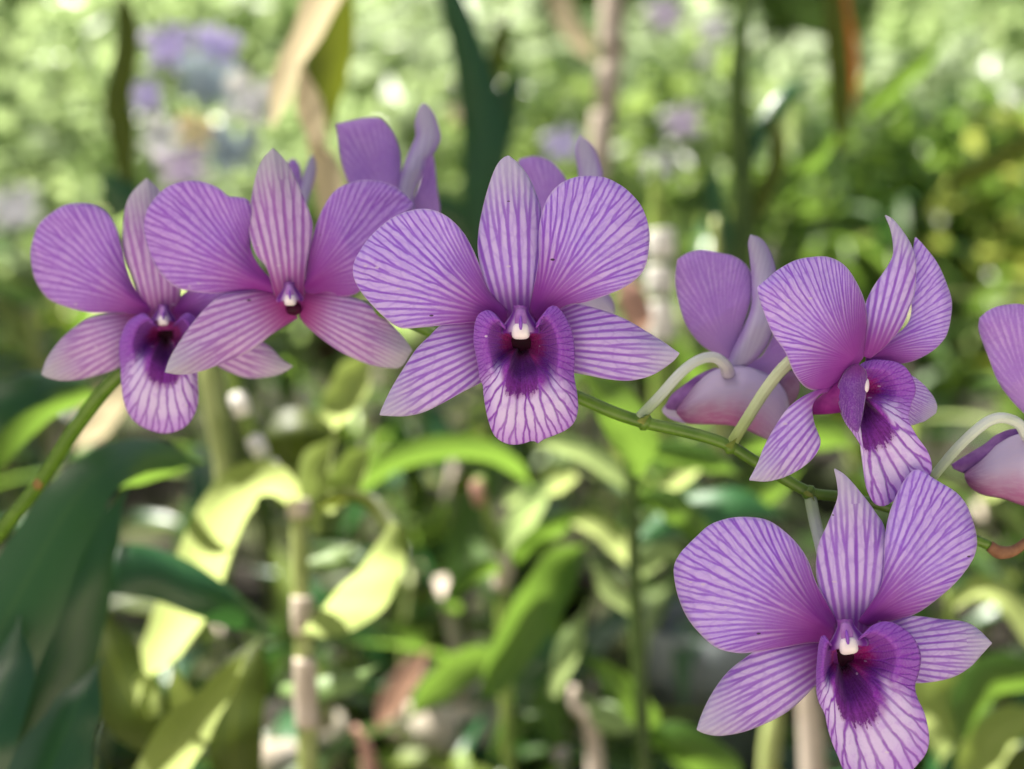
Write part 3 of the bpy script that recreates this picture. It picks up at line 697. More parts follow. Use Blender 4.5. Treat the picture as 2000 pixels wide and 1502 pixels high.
M['leaf'] = leaf_mat('leaf_green', srgb(48, 80, 24), srgb(72, 102, 38), srgb(134, 170, 66))
M['leaf_dark'] = leaf_mat('leaf_dark_green', srgb(34, 74, 42), srgb(46, 90, 48), srgb(70, 112, 44), rough=.32, spec=.5, trans=.22, vary=.15)
M['leaf_yellow'] = leaf_mat('leaf_yellow_green', srgb(104, 124, 42), srgb(138, 152, 70), srgb(202, 216, 140), trans=.58)
M['leaf_olive'] = leaf_mat('leaf_olive', srgb(56, 74, 18), srgb(76, 86, 26), srgb(134, 146, 40), trans=.4)
M['leaf_pale'] = leaf_mat('leaf_pale_green', srgb(116, 144, 84), srgb(144, 166, 110), srgb(190, 210, 136), trans=.45)
M['leaf_dry'] = leaf_mat('leaf_dry_tan', srgb(186, 170, 136), srgb(208, 194, 160), srgb(216, 204, 168), rough=.6, spec=.2, trans=.35, vary=.2)
M['leaf_rust'] = leaf_mat('leaf_rust', srgb(150, 84, 36), srgb(160, 104, 70), srgb(190, 110, 40), rough=.6, spec=.2, trans=.35, vary=.2)
M['leaf_pink'] = leaf_mat('leaf_red_brown', srgb(164, 126, 108), srgb(190, 156, 138), srgb(196, 154, 130), rough=.6, spec=.2, trans=.3, vary=.2)
M['cane'] = simple('cane_green', srgb(96, 122, 44), srgb(128, 146, 70), 50., .45, .35)
M['cane_dark'] = simple('cane_dark_green', srgb(48, 72, 22), srgb(70, 92, 34), 50., .45, .35)
M['cane_yellow'] = simple('cane_yellow', srgb(138, 150, 82), srgb(162, 172, 112), 50., .45, .35)
M['sheath'] = simple('papery_sheath', srgb(190, 176, 158), srgb(212, 198, 184), 70., .65, .2, trans=.15)
M['sheath_white'] = simple('white_sheath', srgb(206, 204, 196), srgb(226, 222, 214), 70., .6, .25)
M['pot_black'] = simple('black_plastic', srgb(20, 22, 24), srgb(30, 33, 35), 30., .45, .4)
M['pot_white'] = simple('weathered_white_plastic', srgb(206, 198, 184), srgb(176, 160, 136), 26., .6, .3, bstr=.3, bd=.002)
M['pot_grey'] = simple('grey_plastic', srgb(120, 128, 130), srgb(142, 146, 144), 24., .55, .3)
M['bark'] = simple('bark', srgb(86, 70, 54), srgb(120, 104, 84), 14., .85, .15, bstr=.8, bd=.01)
M['substrate'] = simple('bark_chips', srgb(40, 31, 25), srgb(84, 66, 52), 90., .9, .1, bstr=1., bd=.01)


def ground_mat():
    b = NB('leaf_littered_soil')
    co = b.coords()
    n1 = b.noise(co, 1.4, 5.); n2 = b.noise(co, 26., 5., .7)
    col = b.mix(b.step(n2, .35, .65), srgb(22, 20, 18), srgb(54, 49, 43))
    col = b.mix(b.math('MULTIPLY', b.step(n1, .45, .6), .5), col, srgb(84, 96, 52))
    sep = b.n('ShaderNodeSeparateXYZ'); b.put(sep.inputs[0], co)
    far = b.step(b.math('ADD', sep.outputs[1], b.math('MULTIPLY', n1, 2.)), 5.2, 7.)
    lawn = b.mix(n2, srgb(104, 134, 62), srgb(140, 158, 90))
    lawn = b.mix(b.step(n1, .52, .66), lawn, srgb(178, 168, 142))
    col = b.mix(far, col, lawn)
    return b.surface(col, .9, .15, bump=n2, bstr=.8, bdist=.02)


M['ground'] = ground_mat()

# ------------------------------------------------------------------ the ground
rg = random.Random(3)
gv, gf = [], []
ys = [-6, -3, -1.5] + [k * .25 - 1 for k in range(40)] + [10, 13, 18, 26, 40, 70, 120]
xs = [-80, -40, -20, -10] + [k * .25 - 5 for k in range(41)] + [10, 20, 40, 80]
for y in ys:
    for x in xs:
        gv.append((x, y, .02 * mnoise.noise(Vector((x * 1.7, y * 1.7, 0))) if abs(x) < 8 and y < 12 else -.0))
nx = len(xs)
for i in range(len(ys) - 1):
    for j in range(nx - 1):
        a = i * nx + j; gf.append((a, a + 1, a + nx + 1, a + nx))
g = mesh_obj('ground', gv, gf, M['ground'])
tag(g, kind='structure')
pm = simple('bounce_gravel', srgb(176, 166, 148), srgb(206, 196, 178), 40., .9, .1, bstr=.6, bd=.01)  # pale so that it throws sunlight back onto the flowers
pv, pf = [], []
for i in range(13):
    for j in range(41):
        pv.append((-10 + j * .5, -5.2 + i * .42, .03 + .004 * mnoise.noise(Vector((i * .9, j * .9, 2)))))
for i in range(12):
    for j in range(40):
        a = i * 41 + j; pf.append((a, a + 1, a + 42, a + 41))
tag(mesh_obj('path', pv, pf, pm), kind='structure')  # unseen strip behind the camera, added as a bounce surface for the sun

LIT, SHADE = [], []          # places the sun must reach / must not reach


def ribbon(name, plant, pts, widths, mat, lit=False, tilt=0., fold=.18, ns=18, nw=7, lr=.42):
    "a strap leaf along pixel/depth points, widths are full widths in photo pixels, tilt turns the blade about its midrib"
    path = catmull([P(*p) for p in pts], ns)
    dep = pts[len(pts) // 2][2]
    if lit:                                                       # sunlit blades are turned towards the sun
        tm = (path[-1] - path[0]).normalized()
        aS = tm.cross((path[ns // 2] - CAM).normalized()).normalized().dot(SUNV)
        tilt = -math.copysign(max(abs(tilt), .42), aS)
    vs, uv, fs = [], [], []
    for i, p in enumerate(path):
        t = (path[min(i + 1, ns - 1)] - path[max(i - 1, 0)]).normalized()
        view = (p - CAM).normalized()
        a = t.cross(view)
        if a.length < .05: a = RGT.copy()
        a.normalize(); nrm = a.cross(t).normalized()
        q = i / (ns - 1) * (len(widths) - 1); k = min(int(q), len(widths) - 2); fr = q - k; fr = fr * fr * (3 - 2 * fr)
        wd = (widths[k] + (widths[k + 1] - widths[k]) * fr) * .001 * TANH * dep
        wd = max(wd, .0006)
        for j in range(nw):
            v = j / (nw - 1) * 2 - 1
            off = a * math.cos(tilt) + nrm * math.sin(tilt)
            n2 = nrm * math.cos(tilt) - a * math.sin(tilt)
            vs.append(p + off * (v * wd / 2) + n2 * (fold * wd * (v * v - .3)) + n2 * (.02 * wd * math.sin(i * .9 + v * 2)))
            uv.append((i / (ns - 1), v))
        if lit and i % 3 == 1: LIT.append((p.copy(), max(.008, wd * lr)))
        if not lit and i % 4 == 1: SHADE.append(p.copy())
    for i in range(ns - 1):
        for j in range(nw - 1):
            a_ = i * nw + j; fs.append((a_, a_ + 1, a_ + nw + 1, a_ + nw))
    return mesh_obj(name, vs, fs, mat, plant, uv)


def pcane(name, plant, pts, rpx, mat, lit=False, sides=12):
    d = pts[0][2]
    o = tube(name, [P(*p) for p in pts], [r * .001 * TANH * d for r in rpx], mat, plant, sides, max(10, len(pts) * 5), origin=plant.location)
    if lit:
        for p in catmull([P(*p) for p in pts], 8): LIT.append((p, .014))
    return o


def plant(name, px, py, d, label, cat='plant', group=None):
    b = P(px, py, d); return empty(name, (b.x, b.y, 0.0), label, cat, group)


Y, G, DK, OL, PA, DR = M['leaf_yellow'], M['leaf'], M['leaf_dark'], M['leaf_olive'], M['leaf_pale'], M['leaf_dry']

# ---- broad dark leaves, lower left
p = plant('orchid_plant', -60, 1560, .56, 'plant with broad dark green leaves filling the lower left corner')
ribbon('leaf', p, [(-130, 1600, .53), (-40, 1320, .53), (50, 1140, .535), (125, 1005, .54), (195, 920, .55), (290, 886, .58), (400, 908, .62)], [190, 200, 180, 135, 90, 70, 0], DK, tilt=.25, fold=.12)
ribbon('leaf', p, [(0, 1620, .56), (70, 1400, .56), (140, 1230, .565), (190, 1090, .57), (225, 1000, .58), (250, 950, .59)], [190, 190, 165, 125, 66, 0], DK, tilt=-.3, fold=.12)
ribbon('leaf', p, [(40, 1640, .52), (100, 1490, .525), (155, 1370, .53), (200, 1285, .54)], [190, 165, 100, 0], DK, tilt=.2)
ribbon('leaf', p, [(-90, 1600, .5), (-40, 1450, .5), (10, 1330, .51), (40, 1200, .53)], [130, 130, 100, 0], DK, tilt=.3)
ribbon('leaf', p, [(-120, 900, .6), (-30, 800, .6), (60, 755, .61), (130, 745, .63), (185, 748, .65)], [90, 100, 80, 45, 0], DK, tilt=.5)
ribbon('leaf', p, [(-100, 1000, .62), (-10, 880, .63), (70, 810, .64), (150, 778, .66), (215, 768, .68)], [80, 90, 75, 45, 0], M['leaf'], tilt=-.5)
ribbon('leaf', p, [(150, 1130, .62), (240, 1108, .62), (330, 1125, .63), (420, 1170, .64), (500, 1212, .66), (548, 1238, .68)], [80, 105, 100, 80, 50, 0], M['leaf_dark'], tilt=.35)
ribbon('leaf', p, [(200, 960, .64), (260, 925, .64), (330, 905, .66), (400, 900, .68)], [20, 60, 60, 0], M['leaf'], tilt=-.4)
pcane('cane', p, [(-70, 1700, .6), (-80, 1400, .6), (-100, 1000, .6), (-110, 860, .6)], [16, 16, 14, 10], M['cane'])

# ---- the yellow-green plant
p = plant('orchid_plant', 600, 1640, .68, 'sunlit yellow-green orchid plant with jointed canes, left of centre')
c = pcane('cane', p, [(602, 1640, .68), (600, 1400, .68), (592, 1240, .68), (586, 1100, .68), (583, 985, .68)], [20, 20, 19, 18, 16], M['cane_yellow'], lit=True)
for y0, y1 in ((1285, 1420), (1165, 1238), (975, 1010)):
    pcane('sheath', p, [(600 - (1420 - y1) * .035, y1, .678), (599 - (1420 - (y0 + y1) / 2) * .035, (y0 + y1) / 2, .678), (600 - (1420 - y0) * .035, y0, .678)], [23, 24, 22], M['sheath'], lit=True)
pcane('cane', p, [(560, 985, .70), (535, 930, .70), (500, 868, .70), (466, 780, .70), (448, 700, .70), (440, 620, .7)], [15, 16, 16, 15, 14, 12], M['cane'], lit=False)
for a, b_ in (((552, 955), (525, 905)), ((512, 890), (495, 855)), ((475, 810), (462, 770))):
    pcane('sheath', p, [(a[0], a[1], .699), ((a[0] + b_[0]) / 2, (a[1] + b_[1]) / 2, .698), (b_[0], b_[1], .699)], [16, 19, 17], M['sheath_white'], lit=True)
pcane('cane', p, [(440, 1020, .72), (436, 900, .72), (425, 830, .72), (405, 715, .72), (400, 640, .72)], [18, 19, 22, 22, 12], M['cane_yellow'], lit=True)
ribbon('leaf', p, [(582, 992, .68), (545, 948, .67), (492, 945, .66), (440, 1000, .66), (402, 1090, .67), (372, 1170, .68), (330, 1250, .69), (278, 1335, .70)], [30, 75, 100, 105, 115, 110, 90, 0], Y, lit=True, tilt=.2, ns=26, lr=.6)
ribbon('leaf', p, [(622, 988, .68), (672, 968, .68), (728, 985, .67), (766, 1036, .66)], [16, 28, 34, 30], OL, tilt=-.2)
ribbon('leaf', p, [(774, 1022, .655), (756, 1092, .65), (706, 1165, .655), (650, 1214, .665), (584, 1242, .675)], [34, 92, 112, 76, 10], Y, lit=True, tilt=.6, fold=-.06, ns=26, lr=.75)
ribbon('leaf', p, [(622, 1045, .69), (612, 980, .69), (622, 910, .7), (655, 852, .71)], [20, 62, 72, 8], Y, lit=True, tilt=.3)
ribbon('leaf', p, [(640, 1000, .7), (672, 950, .7), (700, 905, .71), (726, 870, .72)], [20, 70, 66, 0], Y, lit=True, tilt=-.3)
ribbon('leaf', p, [(592, 985, .73), (584, 905, .73), (584, 845, .73), (590, 800, .74)], [40, 120, 138, 110], OL, tilt=.1)
ribbon('leaf', p, [(300, 1540, .62), (360, 1440, .62), (430, 1350, .63), (492, 1256, .64)], [100, 105, 62, 0], Y, lit=True, tilt=.2)
ribbon('leaf', p, [(392, 1450, .64), (355, 1360, .645), (336, 1285, .65)], [60, 56, 0], Y, lit=True, tilt=-.2)
ribbon('leaf', p, [(300, 1400, .66), (280, 1330, .66), (265, 1380, .66)], [30, 40, 0], Y, lit=True)
ribbon('leaf', p, [(340, 1470, .7), (265, 1380, .7), (215, 1270, .71), (195, 1185, .72)], [70, 130, 125, 40], OL, tilt=-.2)
ribbon('leaf', p, [(470, 1560, .7), (455, 1440, .7), (470, 1330, .71), (520, 1230, .72)], [80, 110, 110, 0], OL, tilt=.2)
ribbon('leaf', p, [(548, 1345, .7), (610, 1345, .69), (680, 1330, .69), (738, 1300, .7)], [26, 52, 46, 0], M['leaf_pale'], tilt=.4)
ribbon('leaf', p, [(630, 850, .74), (662, 795, .74), (696, 740, .75), (722, 690, .76)], [28, 74, 84, 20], Y, lit=True, tilt=.2)
ribbon('leaf', p, [(600, 1100, .72), (655, 1090, .72), (700, 1060, .72)], [20, 50, 0], M['leaf_pale'], tilt=.5)

# ---- plant below the middle flower
p = plant('orchid_plant', 985, 1640, .88, 'leafy green orchid plant below the middle flower')
pcane('cane', p, [(1000, 1640, .88), (985, 1300, .88), (980, 1200, .88), (985, 1110, .88), (955, 1010, .88), (935, 930, .88)], [14, 13, 12, 13, 12, 10], M['cane'])
pcane('sheath', p, [(975, 1150, .879), (985, 1112, .878), (978, 1085, .879)], [15, 19, 15], M['sheath'], lit=True)
pcane('sheath', p, [(938, 985, .879), (934, 962, .878), (930, 940, .879)], [12, 14, 12], M['leaf_pink'])
ribbon('leaf', p, [(680, 975, .84), (760, 910, .83), (850, 880, .83), (930, 880, .83), (990, 905, .84), (1042, 955, .86)], [24, 56, 64, 62, 44, 0], G, lit=True, tilt=.7)
ribbon('leaf', p, [(985, 1115, .88), (945, 1112, .86), (900, 1140, .85), (855, 1195, .85)], [14, 44, 40, 0], G, tilt=.4)
ribbon('leaf', p, [(985, 1112, .88), (1040, 1062, .87), (1095, 1022, .86), (1145, 1000, .86)], [16, 46, 50, 0], G, lit=True, tilt=-.4)
ribbon('leaf', p, [(975, 1100, .88), (1008, 1040, .88), (1045, 980, .87), (1085, 925, .87)], [20, 62, 54, 0], M['leaf_pale'], lit=True, tilt=.2)
ribbon('leaf', p, [(1100, 1010, .86), (1165, 1025, .86), (1208, 1065, .86), (1232, 1115, .87)], [20, 52, 56, 0], Y, lit=True, tilt=-.2)
ribbon('leaf', p, [(950, 1360, .82), (1000, 1265, .82), (1060, 1165, .82), (1105, 1095, .83), (1148, 1062, .84)], [40, 90, 104, 90, 0], G, lit=True, tilt=-.25, fold=-.12)
LIT.append((P(1095, 1120, .82), .024))
ribbon('leaf', p, [(1140, 1282, .84), (1195, 1325, .83), (1245, 1380, .83), (1292, 1448, .84)], [8, 56, 66, 4], G, lit=True, tilt=-.4, fold=-.12)
ribbon('leaf', p, [(1080, 1360, .86), (1112, 1270, .86), (1150, 1175, .87)], [22, 56, 0], M['leaf_pale'], lit=True, tilt=-.1)
ribbon('leaf', p, [(1050, 965, .9), (1085, 940, .9), (1125, 925, .9)], [30, 60, 30], Y, lit=True)
ribbon('leaf', p, [(985, 985, .9), (1010, 968, .9), (1045, 955, .9)], [20, 40, 20], M['leaf_pale'], lit=True)
ribbon('leaf', p, [(795, 1405, .9), (850, 1345, .9), (910, 1300, .9), (960, 1295, .9), (1005, 1375, .91)], [10, 70, 78, 56, 0], G, lit=True, tilt=-.3, fold=-.12)
ribbon('leaf', p, [(1245, 1430, .84), (1325, 1455, .83), (1400, 1500, .83), (1450, 1560, .83)], [20, 86, 86, 40], G, lit=True, tilt=.3)
ribbon('leaf', p, [(1000, 1380, .92), (1030, 1250, .92), (1020, 1150, .93)], [60, 110, 20], DK, tilt=.2)
ribbon('leaf', p, [(1260, 1420, .86), (1180, 1400, .87), (1130, 1350, .88)], [20, 60, 0], M['leaf_pale'], tilt=.2)
ribbon('leaf', p, [(960, 1480, .9), (1000, 1420, .9), (1060, 1390, .9)], [20, 60, 0], G, tilt=.2)

# ---- dark cane right of the middle with light leaves
p = plant('orchid_plant', 1240, 1640, .78, 'orchid plant with a dark upright cane and bright leaves under the green stem')
pcane('cane', p, [(1262, 1640, .78), (1252, 1350, .78), (1242, 1200, .78), (1236, 1000, .78), (1228, 870, .78)], [16, 15, 14, 14, 12], M['cane_dark'])
ribbon('leaf', p, [(1242, 930, .66), (1235, 865, .65), (1195, 790, .64), (1140, 725, .64)], [30, 105, 92, 20], G, lit=True, tilt=.2)
ribbon('leaf', p, [(1232, 955, .78), (1160, 895, .78), (1095, 868, .78), (1035, 872, .78)], [18, 46, 46, 0], M['leaf_pale'], tilt=.4)
ribbon('leaf', p, [(1238, 985, .78), (1300, 985, .77), (1352, 1030, .77), (1385, 1095, .77)], [20, 62, 60, 0], G, lit=True, tilt=.3)
ribbon('leaf', p, [(1238, 885, .78), (1310, 885, .77), (1390, 902, .76), (1450, 930, .76)], [20, 52, 56, 0], G, lit=True, tilt=.4)
ribbon('leaf', p, [(1275, 965, .8), (1325, 932, .8), (1378, 902, .8)], [24, 50, 20], Y, lit=True)
ribbon('leaf', p, [(1240, 1060, .8), (1330, 1010, .8), (1440, 990, .8), (1540, 1010, .8)], [24, 90, 90, 0], DK, tilt=.4)
ribbon('leaf', p, [(1240, 1130, .8), (1290, 1080, .8), (1330, 1090, .8)], [20, 50, 20], M['leaf_pale'], lit=True)
ribbon('leaf', p, [(1450, 880, .82), (1540, 850, .82), (1620, 850, .82), (1680, 880, .82)], [24, 80, 80, 0], G, lit=True, tilt=.4)
ribbon('leaf', p, [(1400, 1000, .84), (1500, 960, .84), (1580, 900, .84)], [30, 60, 0], G, lit=True, tilt=.3)
ribbon('leaf', p, [(1240, 1200, .8), (1190, 1150, .8), (1150, 1090, .8)], [20, 46, 0], M['leaf_pale'], tilt=.3)

# ---- lower right
p = plant('orchid_plant', 1880, 1640, .8, 'bright yellow-green plant in the lower right corner')
ribbon('leaf', p, [(1860, 1180, .8), (1915, 1148, .8), (1970, 1178, .8), (2030, 1260, .8)], [26, 44, 52, 50], Y, lit=True, tilt=.2)
ribbon('leaf', p, [(1780, 1310, .8), (1830, 1370, .8), (1850, 1440, .8), (1830, 1500, .8)], [70, 130, 100, 0], Y, lit=True, tilt=.2)
ribbon('leaf', p, [(1880, 1440, .78), (1900, 1360, .78), (1950, 1320, .78), (2030, 1330, .78)], [30, 80, 90, 50], G, lit=True, tilt=.3)
ribbon('leaf', p, [(1880, 1560, .78), (1920, 1480, .78), (1970, 1420, .78), (2040, 1400, .78)], [30, 90, 90, 30], Y, lit=True, tilt=.2)
ribbon('leaf', p, [(1960, 1640, .78), (1970, 1540, .78), (2000, 1480, .78), (2060, 1450, .78)], [40, 70, 70, 0], OL, tilt=.2)
ribbon('leaf', p, [(1830, 1560, .8), (1840, 1500, .8), (1880, 1440, .8)], [40, 60, 0], DK, tilt=.2)
pcane('cane', p, [(1900, 1640, .82), (1890, 1500, .82), (1870, 1300, .82), (1850, 1150, .82)], [14, 14, 12, 8], M['cane'])
p = plant('dry_cane', 1585, 1640, .85, 'two tan dry canes behind the lowest flower', 'cane')
pcane('cane', p, [(1592, 1640, .85), (1585, 1450, .85), (1575, 1330, .85), (1560, 1240, .85)], [27, 26, 24, 14], M['sheath'], lit=True)
pcane('cane', p, [(1500, 1640, .87), (1502, 1480, .87), (1515, 1380, .87), (1520, 1300, .87)], [22, 22, 20, 12], M['cane_yellow'])
p = plant('dry_cane', 1150, 1640, .9, 'crooked pinkish dry cane at the bottom edge', 'cane')
pcane('cane', p, [(1170, 1640, .9), (1162, 1480, .9), (1148, 1400, .9), (1125, 1385, .9), (1120, 1340, .9)], [22, 22, 17, 15, 8], M['sheath'], lit=True)
p = plant('dry_cane', 700, 1640, .85, 'reddish dry stub beside the white pot', 'cane')
pcane('cane', p, [(725, 1640, .85), (722, 1500, .85), (705, 1440, .85), (690, 1420, .85)], [18, 18, 16, 8], M['leaf_pink'], lit=True)

# ---- dry leaves and the bright jointed canes
def lone_leaf(name, label, cat, pts, wd, mat, lit, tilt=0.):
    o = empty(name, P(*pts[0]), label, cat)
    ribbon('blade', o, pts, wd, mat, lit, tilt); return o


p = empty('dry_leaf', P(640, -60, .8), 'tall withered tan leaf hanging behind the second flower', 'dry leaf')
ribbon('blade', p, [(660, -120, .8), (632, -10, .8), (600, 70, .8), (570, 120, .8), (548, 190, .8), (530, 248, .8)], [110, 96, 70, 52, 52, 10], DR, True, .2)
ribbon('blade', p, [(650, -100, .82), (655, 60, .82), (640, 160, .82), (648, 262, .82)], [40, 84, 84, 10], OL, False, .3)
ribbon('blade', p, [(588, 125, .79), (606, 200, .79), (624, 280, .79)], [10, 60, 40], DR, True, -.2)
ribbon('blade', p, [(612, 272, .8), (640, 330, .8), (652, 400, .8), (655, 470, .8)], [30, 66, 60, 30], DR, True, .1)
lone_leaf('dry_leaf', 'red-brown dry leaf lying by the white pot', 'dry leaf', [(840, 1265, .95), (805, 1310, .95), (770, 1365, .95), (730, 1430, .95)], [6, 52, 56, 6], M['leaf_pink'], True)
lone_leaf('dry_leaf', 'pale dry leaf between the leftmost flower and the dark leaves', 'dry leaf', [(150, 880, .95), (190, 820, .95), (225, 775, .95), (250, 740, .95)], [10, 80, 80, 20], DR, True)
lone_leaf('dry_leaf', 'orange dry leaf hanging at the upper right', 'dry leaf', [(1650, -60, 1.3), (1654, 40, 1.3), (1660, 110, 1.3), (1664, 160, 1.3), (1662, 215, 1.3)], [6, 14, 40, 34, 6], M['leaf_rust'], True)
lone_leaf('dry_leaf', 'rust brown leaf beside the bright cane', 'dry leaf', [(1205, 540, .96), (1235, 575, .96), (1250, 620, .96), (1240, 665, .96)], [10, 60, 60, 10], M['leaf_pink'], True)
p = plant('jointed_cane', 1290, 900, 1.0, 'bright whitish jointed cane right of the middle flower', 'cane')
pcane('cane', p, [(1296, 900, 1.), (1292, 660, 1.), (1290, 560, 1.), (1286, 450, 1.), (1282, 380, 1.), (1278, 318, 1.)], [24, 24, 24, 22, 18, 8], M['cane'], lit=True)
for a, b_ in ((665, 590), (575, 520), (505, 450)):
    pcane('sheath', p, [(1293, a, .998), (1291, (a + b_) / 2, .998), (1289, b_, .998)], [27, 29, 27], M['sheath_white'], lit=True)
p = plant('jointed_cane', 1180, 700, 1.4, 'pale pinkish jointed cane rising to the top edge above the middle flower', 'cane')
pcane('cane', p, [(1150, 700, 1.4), (1168, 330, 1.4), (1184, 200, 1.4), (1196, 100, 1.4), (1192, -80, 1.4)], [18, 20, 21, 21, 22], M['sheath'], lit=True)
for a, b_, x in ((95, -20, 1194), (190, 130, 1186), (310, 220, 1174)):
    pcane('sheath', p, [(x - 3, a, 1.398), (x, (a + b_) / 2, 1.398), (x + 3, b_, 1.398)], [23, 24, 23], M['sheath'], lit=True)
ribbon('leaf', p, [(1070, -60, 1.4), (1095, 20, 1.4), (1130, 80, 1.4), (1170, 130, 1.4)], [50, 50, 46, 0], DR, lit=True)
p = plant('upright_cane', 1398, 900, 1.0, 'yellow-green cane standing behind the flower on the bent white stalk', 'cane')
pcane('cane', p, [(1402, 900, 1.), (1399, 600, 1.), (1398, 480, 1.), (1397, 425, 1.)], [16, 17, 16, 6], M['cane_yellow'], lit=True)
p = plant('leafy_stem', 1450, 900, 1.05, 'dark upright leafy stem at the top right of centre', 'plant')
pcane('cane', p, [(1450, 900, 1.05), (1448, 560, 1.05), (1452, 360, 1.05), (1440, 180, 1.05), (1458, -60, 1.05)], [20, 22, 22, 20, 12], M['cane_dark'])
ribbon('leaf', p, [(1450, 470, 1.05), (1490, 380, 1.05), (1520, 300, 1.05), (1500, 200, 1.04)], [16, 40, 34, 0], OL, tilt=.2)
ribbon('leaf', p, [(1515, 395, 1.05), (1565, 335, 1.05), (1600, 300, 1.05), (1630, 262, 1.05)], [26, 44, 46, 26], M['leaf'], lit=True)
ribbon('leaf', p, [(1520, 315, 1.1), (1530, 250, 1.1), (1550, 200, 1.1)], [20, 66, 10], M['leaf_pale'], lit=True)
ribbon('leaf', p, [(1448, 560, 1.05), (1410, 470, 1.05), (1390, 380, 1.05), (1400, 300, 1.05)], [20, 50, 44, 0], DK, tilt=.3)
ribbon('leaf', p, [(1452, 360, 1.05), (1480, 260, 1.05), (1540, 180, 1.06), (1600, 150, 1.08)], [16, 34, 34, 0], DK, tilt=.3)
ribbon('leaf', p, [(1640, 300, 1.1), (1640, 180, 1.1), (1630, 60, 1.1), (1620, -60, 1.1)], [16, 46, 46, 30], OL, tilt=.3)
lone_leaf('strap_leaf', 'dark curved leaf reaching in from the right edge', 'leaf', [(2060, 262, 1.), (1985, 292, 1.), (1920, 330, 1.), (1868, 352, 1.), (1850, 390, 1.)], [30, 44, 46, 40, 0], OL, False, .3)
lone_leaf('strap_leaf', 'light green strap leaf slanting up at the upper right', 'leaf', [(1680, 232, 1.6), (1730, 180, 1.6), (1790, 130, 1.6), (1850, 70, 1.6)], [20, 44, 44, 10], M['leaf'], True, .1)
p = plant('dark_leaf_plant', 940, 900, 1.2, 'dark blue-green strap leaves rising to the top edge left of the middle flower', 'plant')
ribbon('leaf', p, [(945, 520, 1.2), (935, 400, 1.2), (945, 290, 1.2), (932, 190, 1.2), (905, 80, 1.2), (860, -60, 1.2)], [50, 70, 98, 80, 62, 40], DK, tilt=.3)
ribbon('leaf', p, [(960, 330, 1.22), (985, 230, 1.22), (1000, 180, 1.22), (1024, 118, 1.22)], [20, 56, 50, 0], DK, tilt=-.3)
ribbon('leaf', p, [(955, 200, 1.22), (970, 120, 1.22), (985, 60, 1.22), (995, 20, 1.22)], [16, 36, 36, 0], OL, tilt=-.3)
ribbon('leaf', p, [(940, 520, 1.22), (890, 440, 1.22), (840, 420, 1.22), (790, 450, 1.22)], [30, 90, 80, 0], DK, tilt=.3)
p = plant('dark_leaf_plant', 240, 700, 1.0, 'dark narrow leaf standing against the bright garden at the upper left', 'plant')
ribbon('leaf', p, [(250, 420, 1.), (236, 250, 1.), (226, 200, 1.), (240, 130, 1.), (247, 60, 1.), (233, -30, 1.)], [30, 34, 56, 50, 46, 10], OL, tilt=.3)
ribbon('leaf', p, [(250, 420, 1.), (230, 380, 1.), (200, 340, 1.)], [60, 80, 20], DK, tilt=.3)

# ------------------------------------------------------------------ pots
def pot(name, x, y, r, h, mat, label, cat='flower pot', group=None):
    o = empty(name, (x, y, 0.004), label, cat, group)
    n = 28
    prof = [(r * .7, 0), (r * .93, h * .86), (r * 1.0, h * .86), (r * 1.04, h * .9), (r * 1.04, h), (r * .97, h), (r * .92, h * .84)]
    vs, fs = [], []
    for q, z in prof:
        for k in range(n): vs.append((x + q * math.cos(2 * math.pi * k / n), y + q * math.sin(2 * math.pi * k / n), .004 + z))
    for i in range(len(prof) - 1):
        for k in range(n):
            k2 = (k + 1) % n; fs.append((i * n + k, i * n + k2, (i + 1) * n + k2, (i + 1) * n + k))
    fs.append(tuple(range(n))[::-1])
    mesh_obj('shell', vs, fs, mat, o)
    vs = [(x, y, .004 + h * .86)]; fs = []
    rr = random.Random(int(x * 1000))
    for ring in range(1, 5):
        for k in range(n):
            q = r * .915 * ring / 4
            vs.append((x + q * math.cos(2 * math.pi * k / n), y + q * math.sin(2 * math.pi * k / n), .004 + h * .85 + rr.uniform(-.004, .006)))
    for k in range(n):
        k2 = (k + 1) % n; fs.append((0, 1 + k, 1 + k2))
        for ring in range(3): fs.append((1 + ring * n + k, 1 + (ring + 1) * n + k, 1 + (ring + 1) * n + k2, 1 + ring * n + k2))
    s_ = mesh_obj('substrate', vs, fs, M['substrate'], o); return o


q = P(882, 1385, 1.12)
pot('flower_pot', q.x, q.y + .04, .046, q.z, M['pot_white'], 'white weathered pot at the bottom edge below the middle flower')
LIT += [(Vector((q.x + dx, q.y, q.z)), .03) for dx in (-.035, -.01, .02, .04)]
q = P(1395, 1255, 1.15)
pot('flower_pot', q.x, q.y + .04, .05, q.z, M['pot_grey'], 'grey pot beside the left petal of the lowest flower')
LIT.append((P(1400, 1330, 1.11), .02))
q = P(540, 1440, 1.1)
pot('flower_pot', q.x, q.y + .02, .04, q.z, M['pot_white'], 'pale pot behind the foot of the jointed cane')
LIT += [(P(530, 1460, 1.1), .03)]

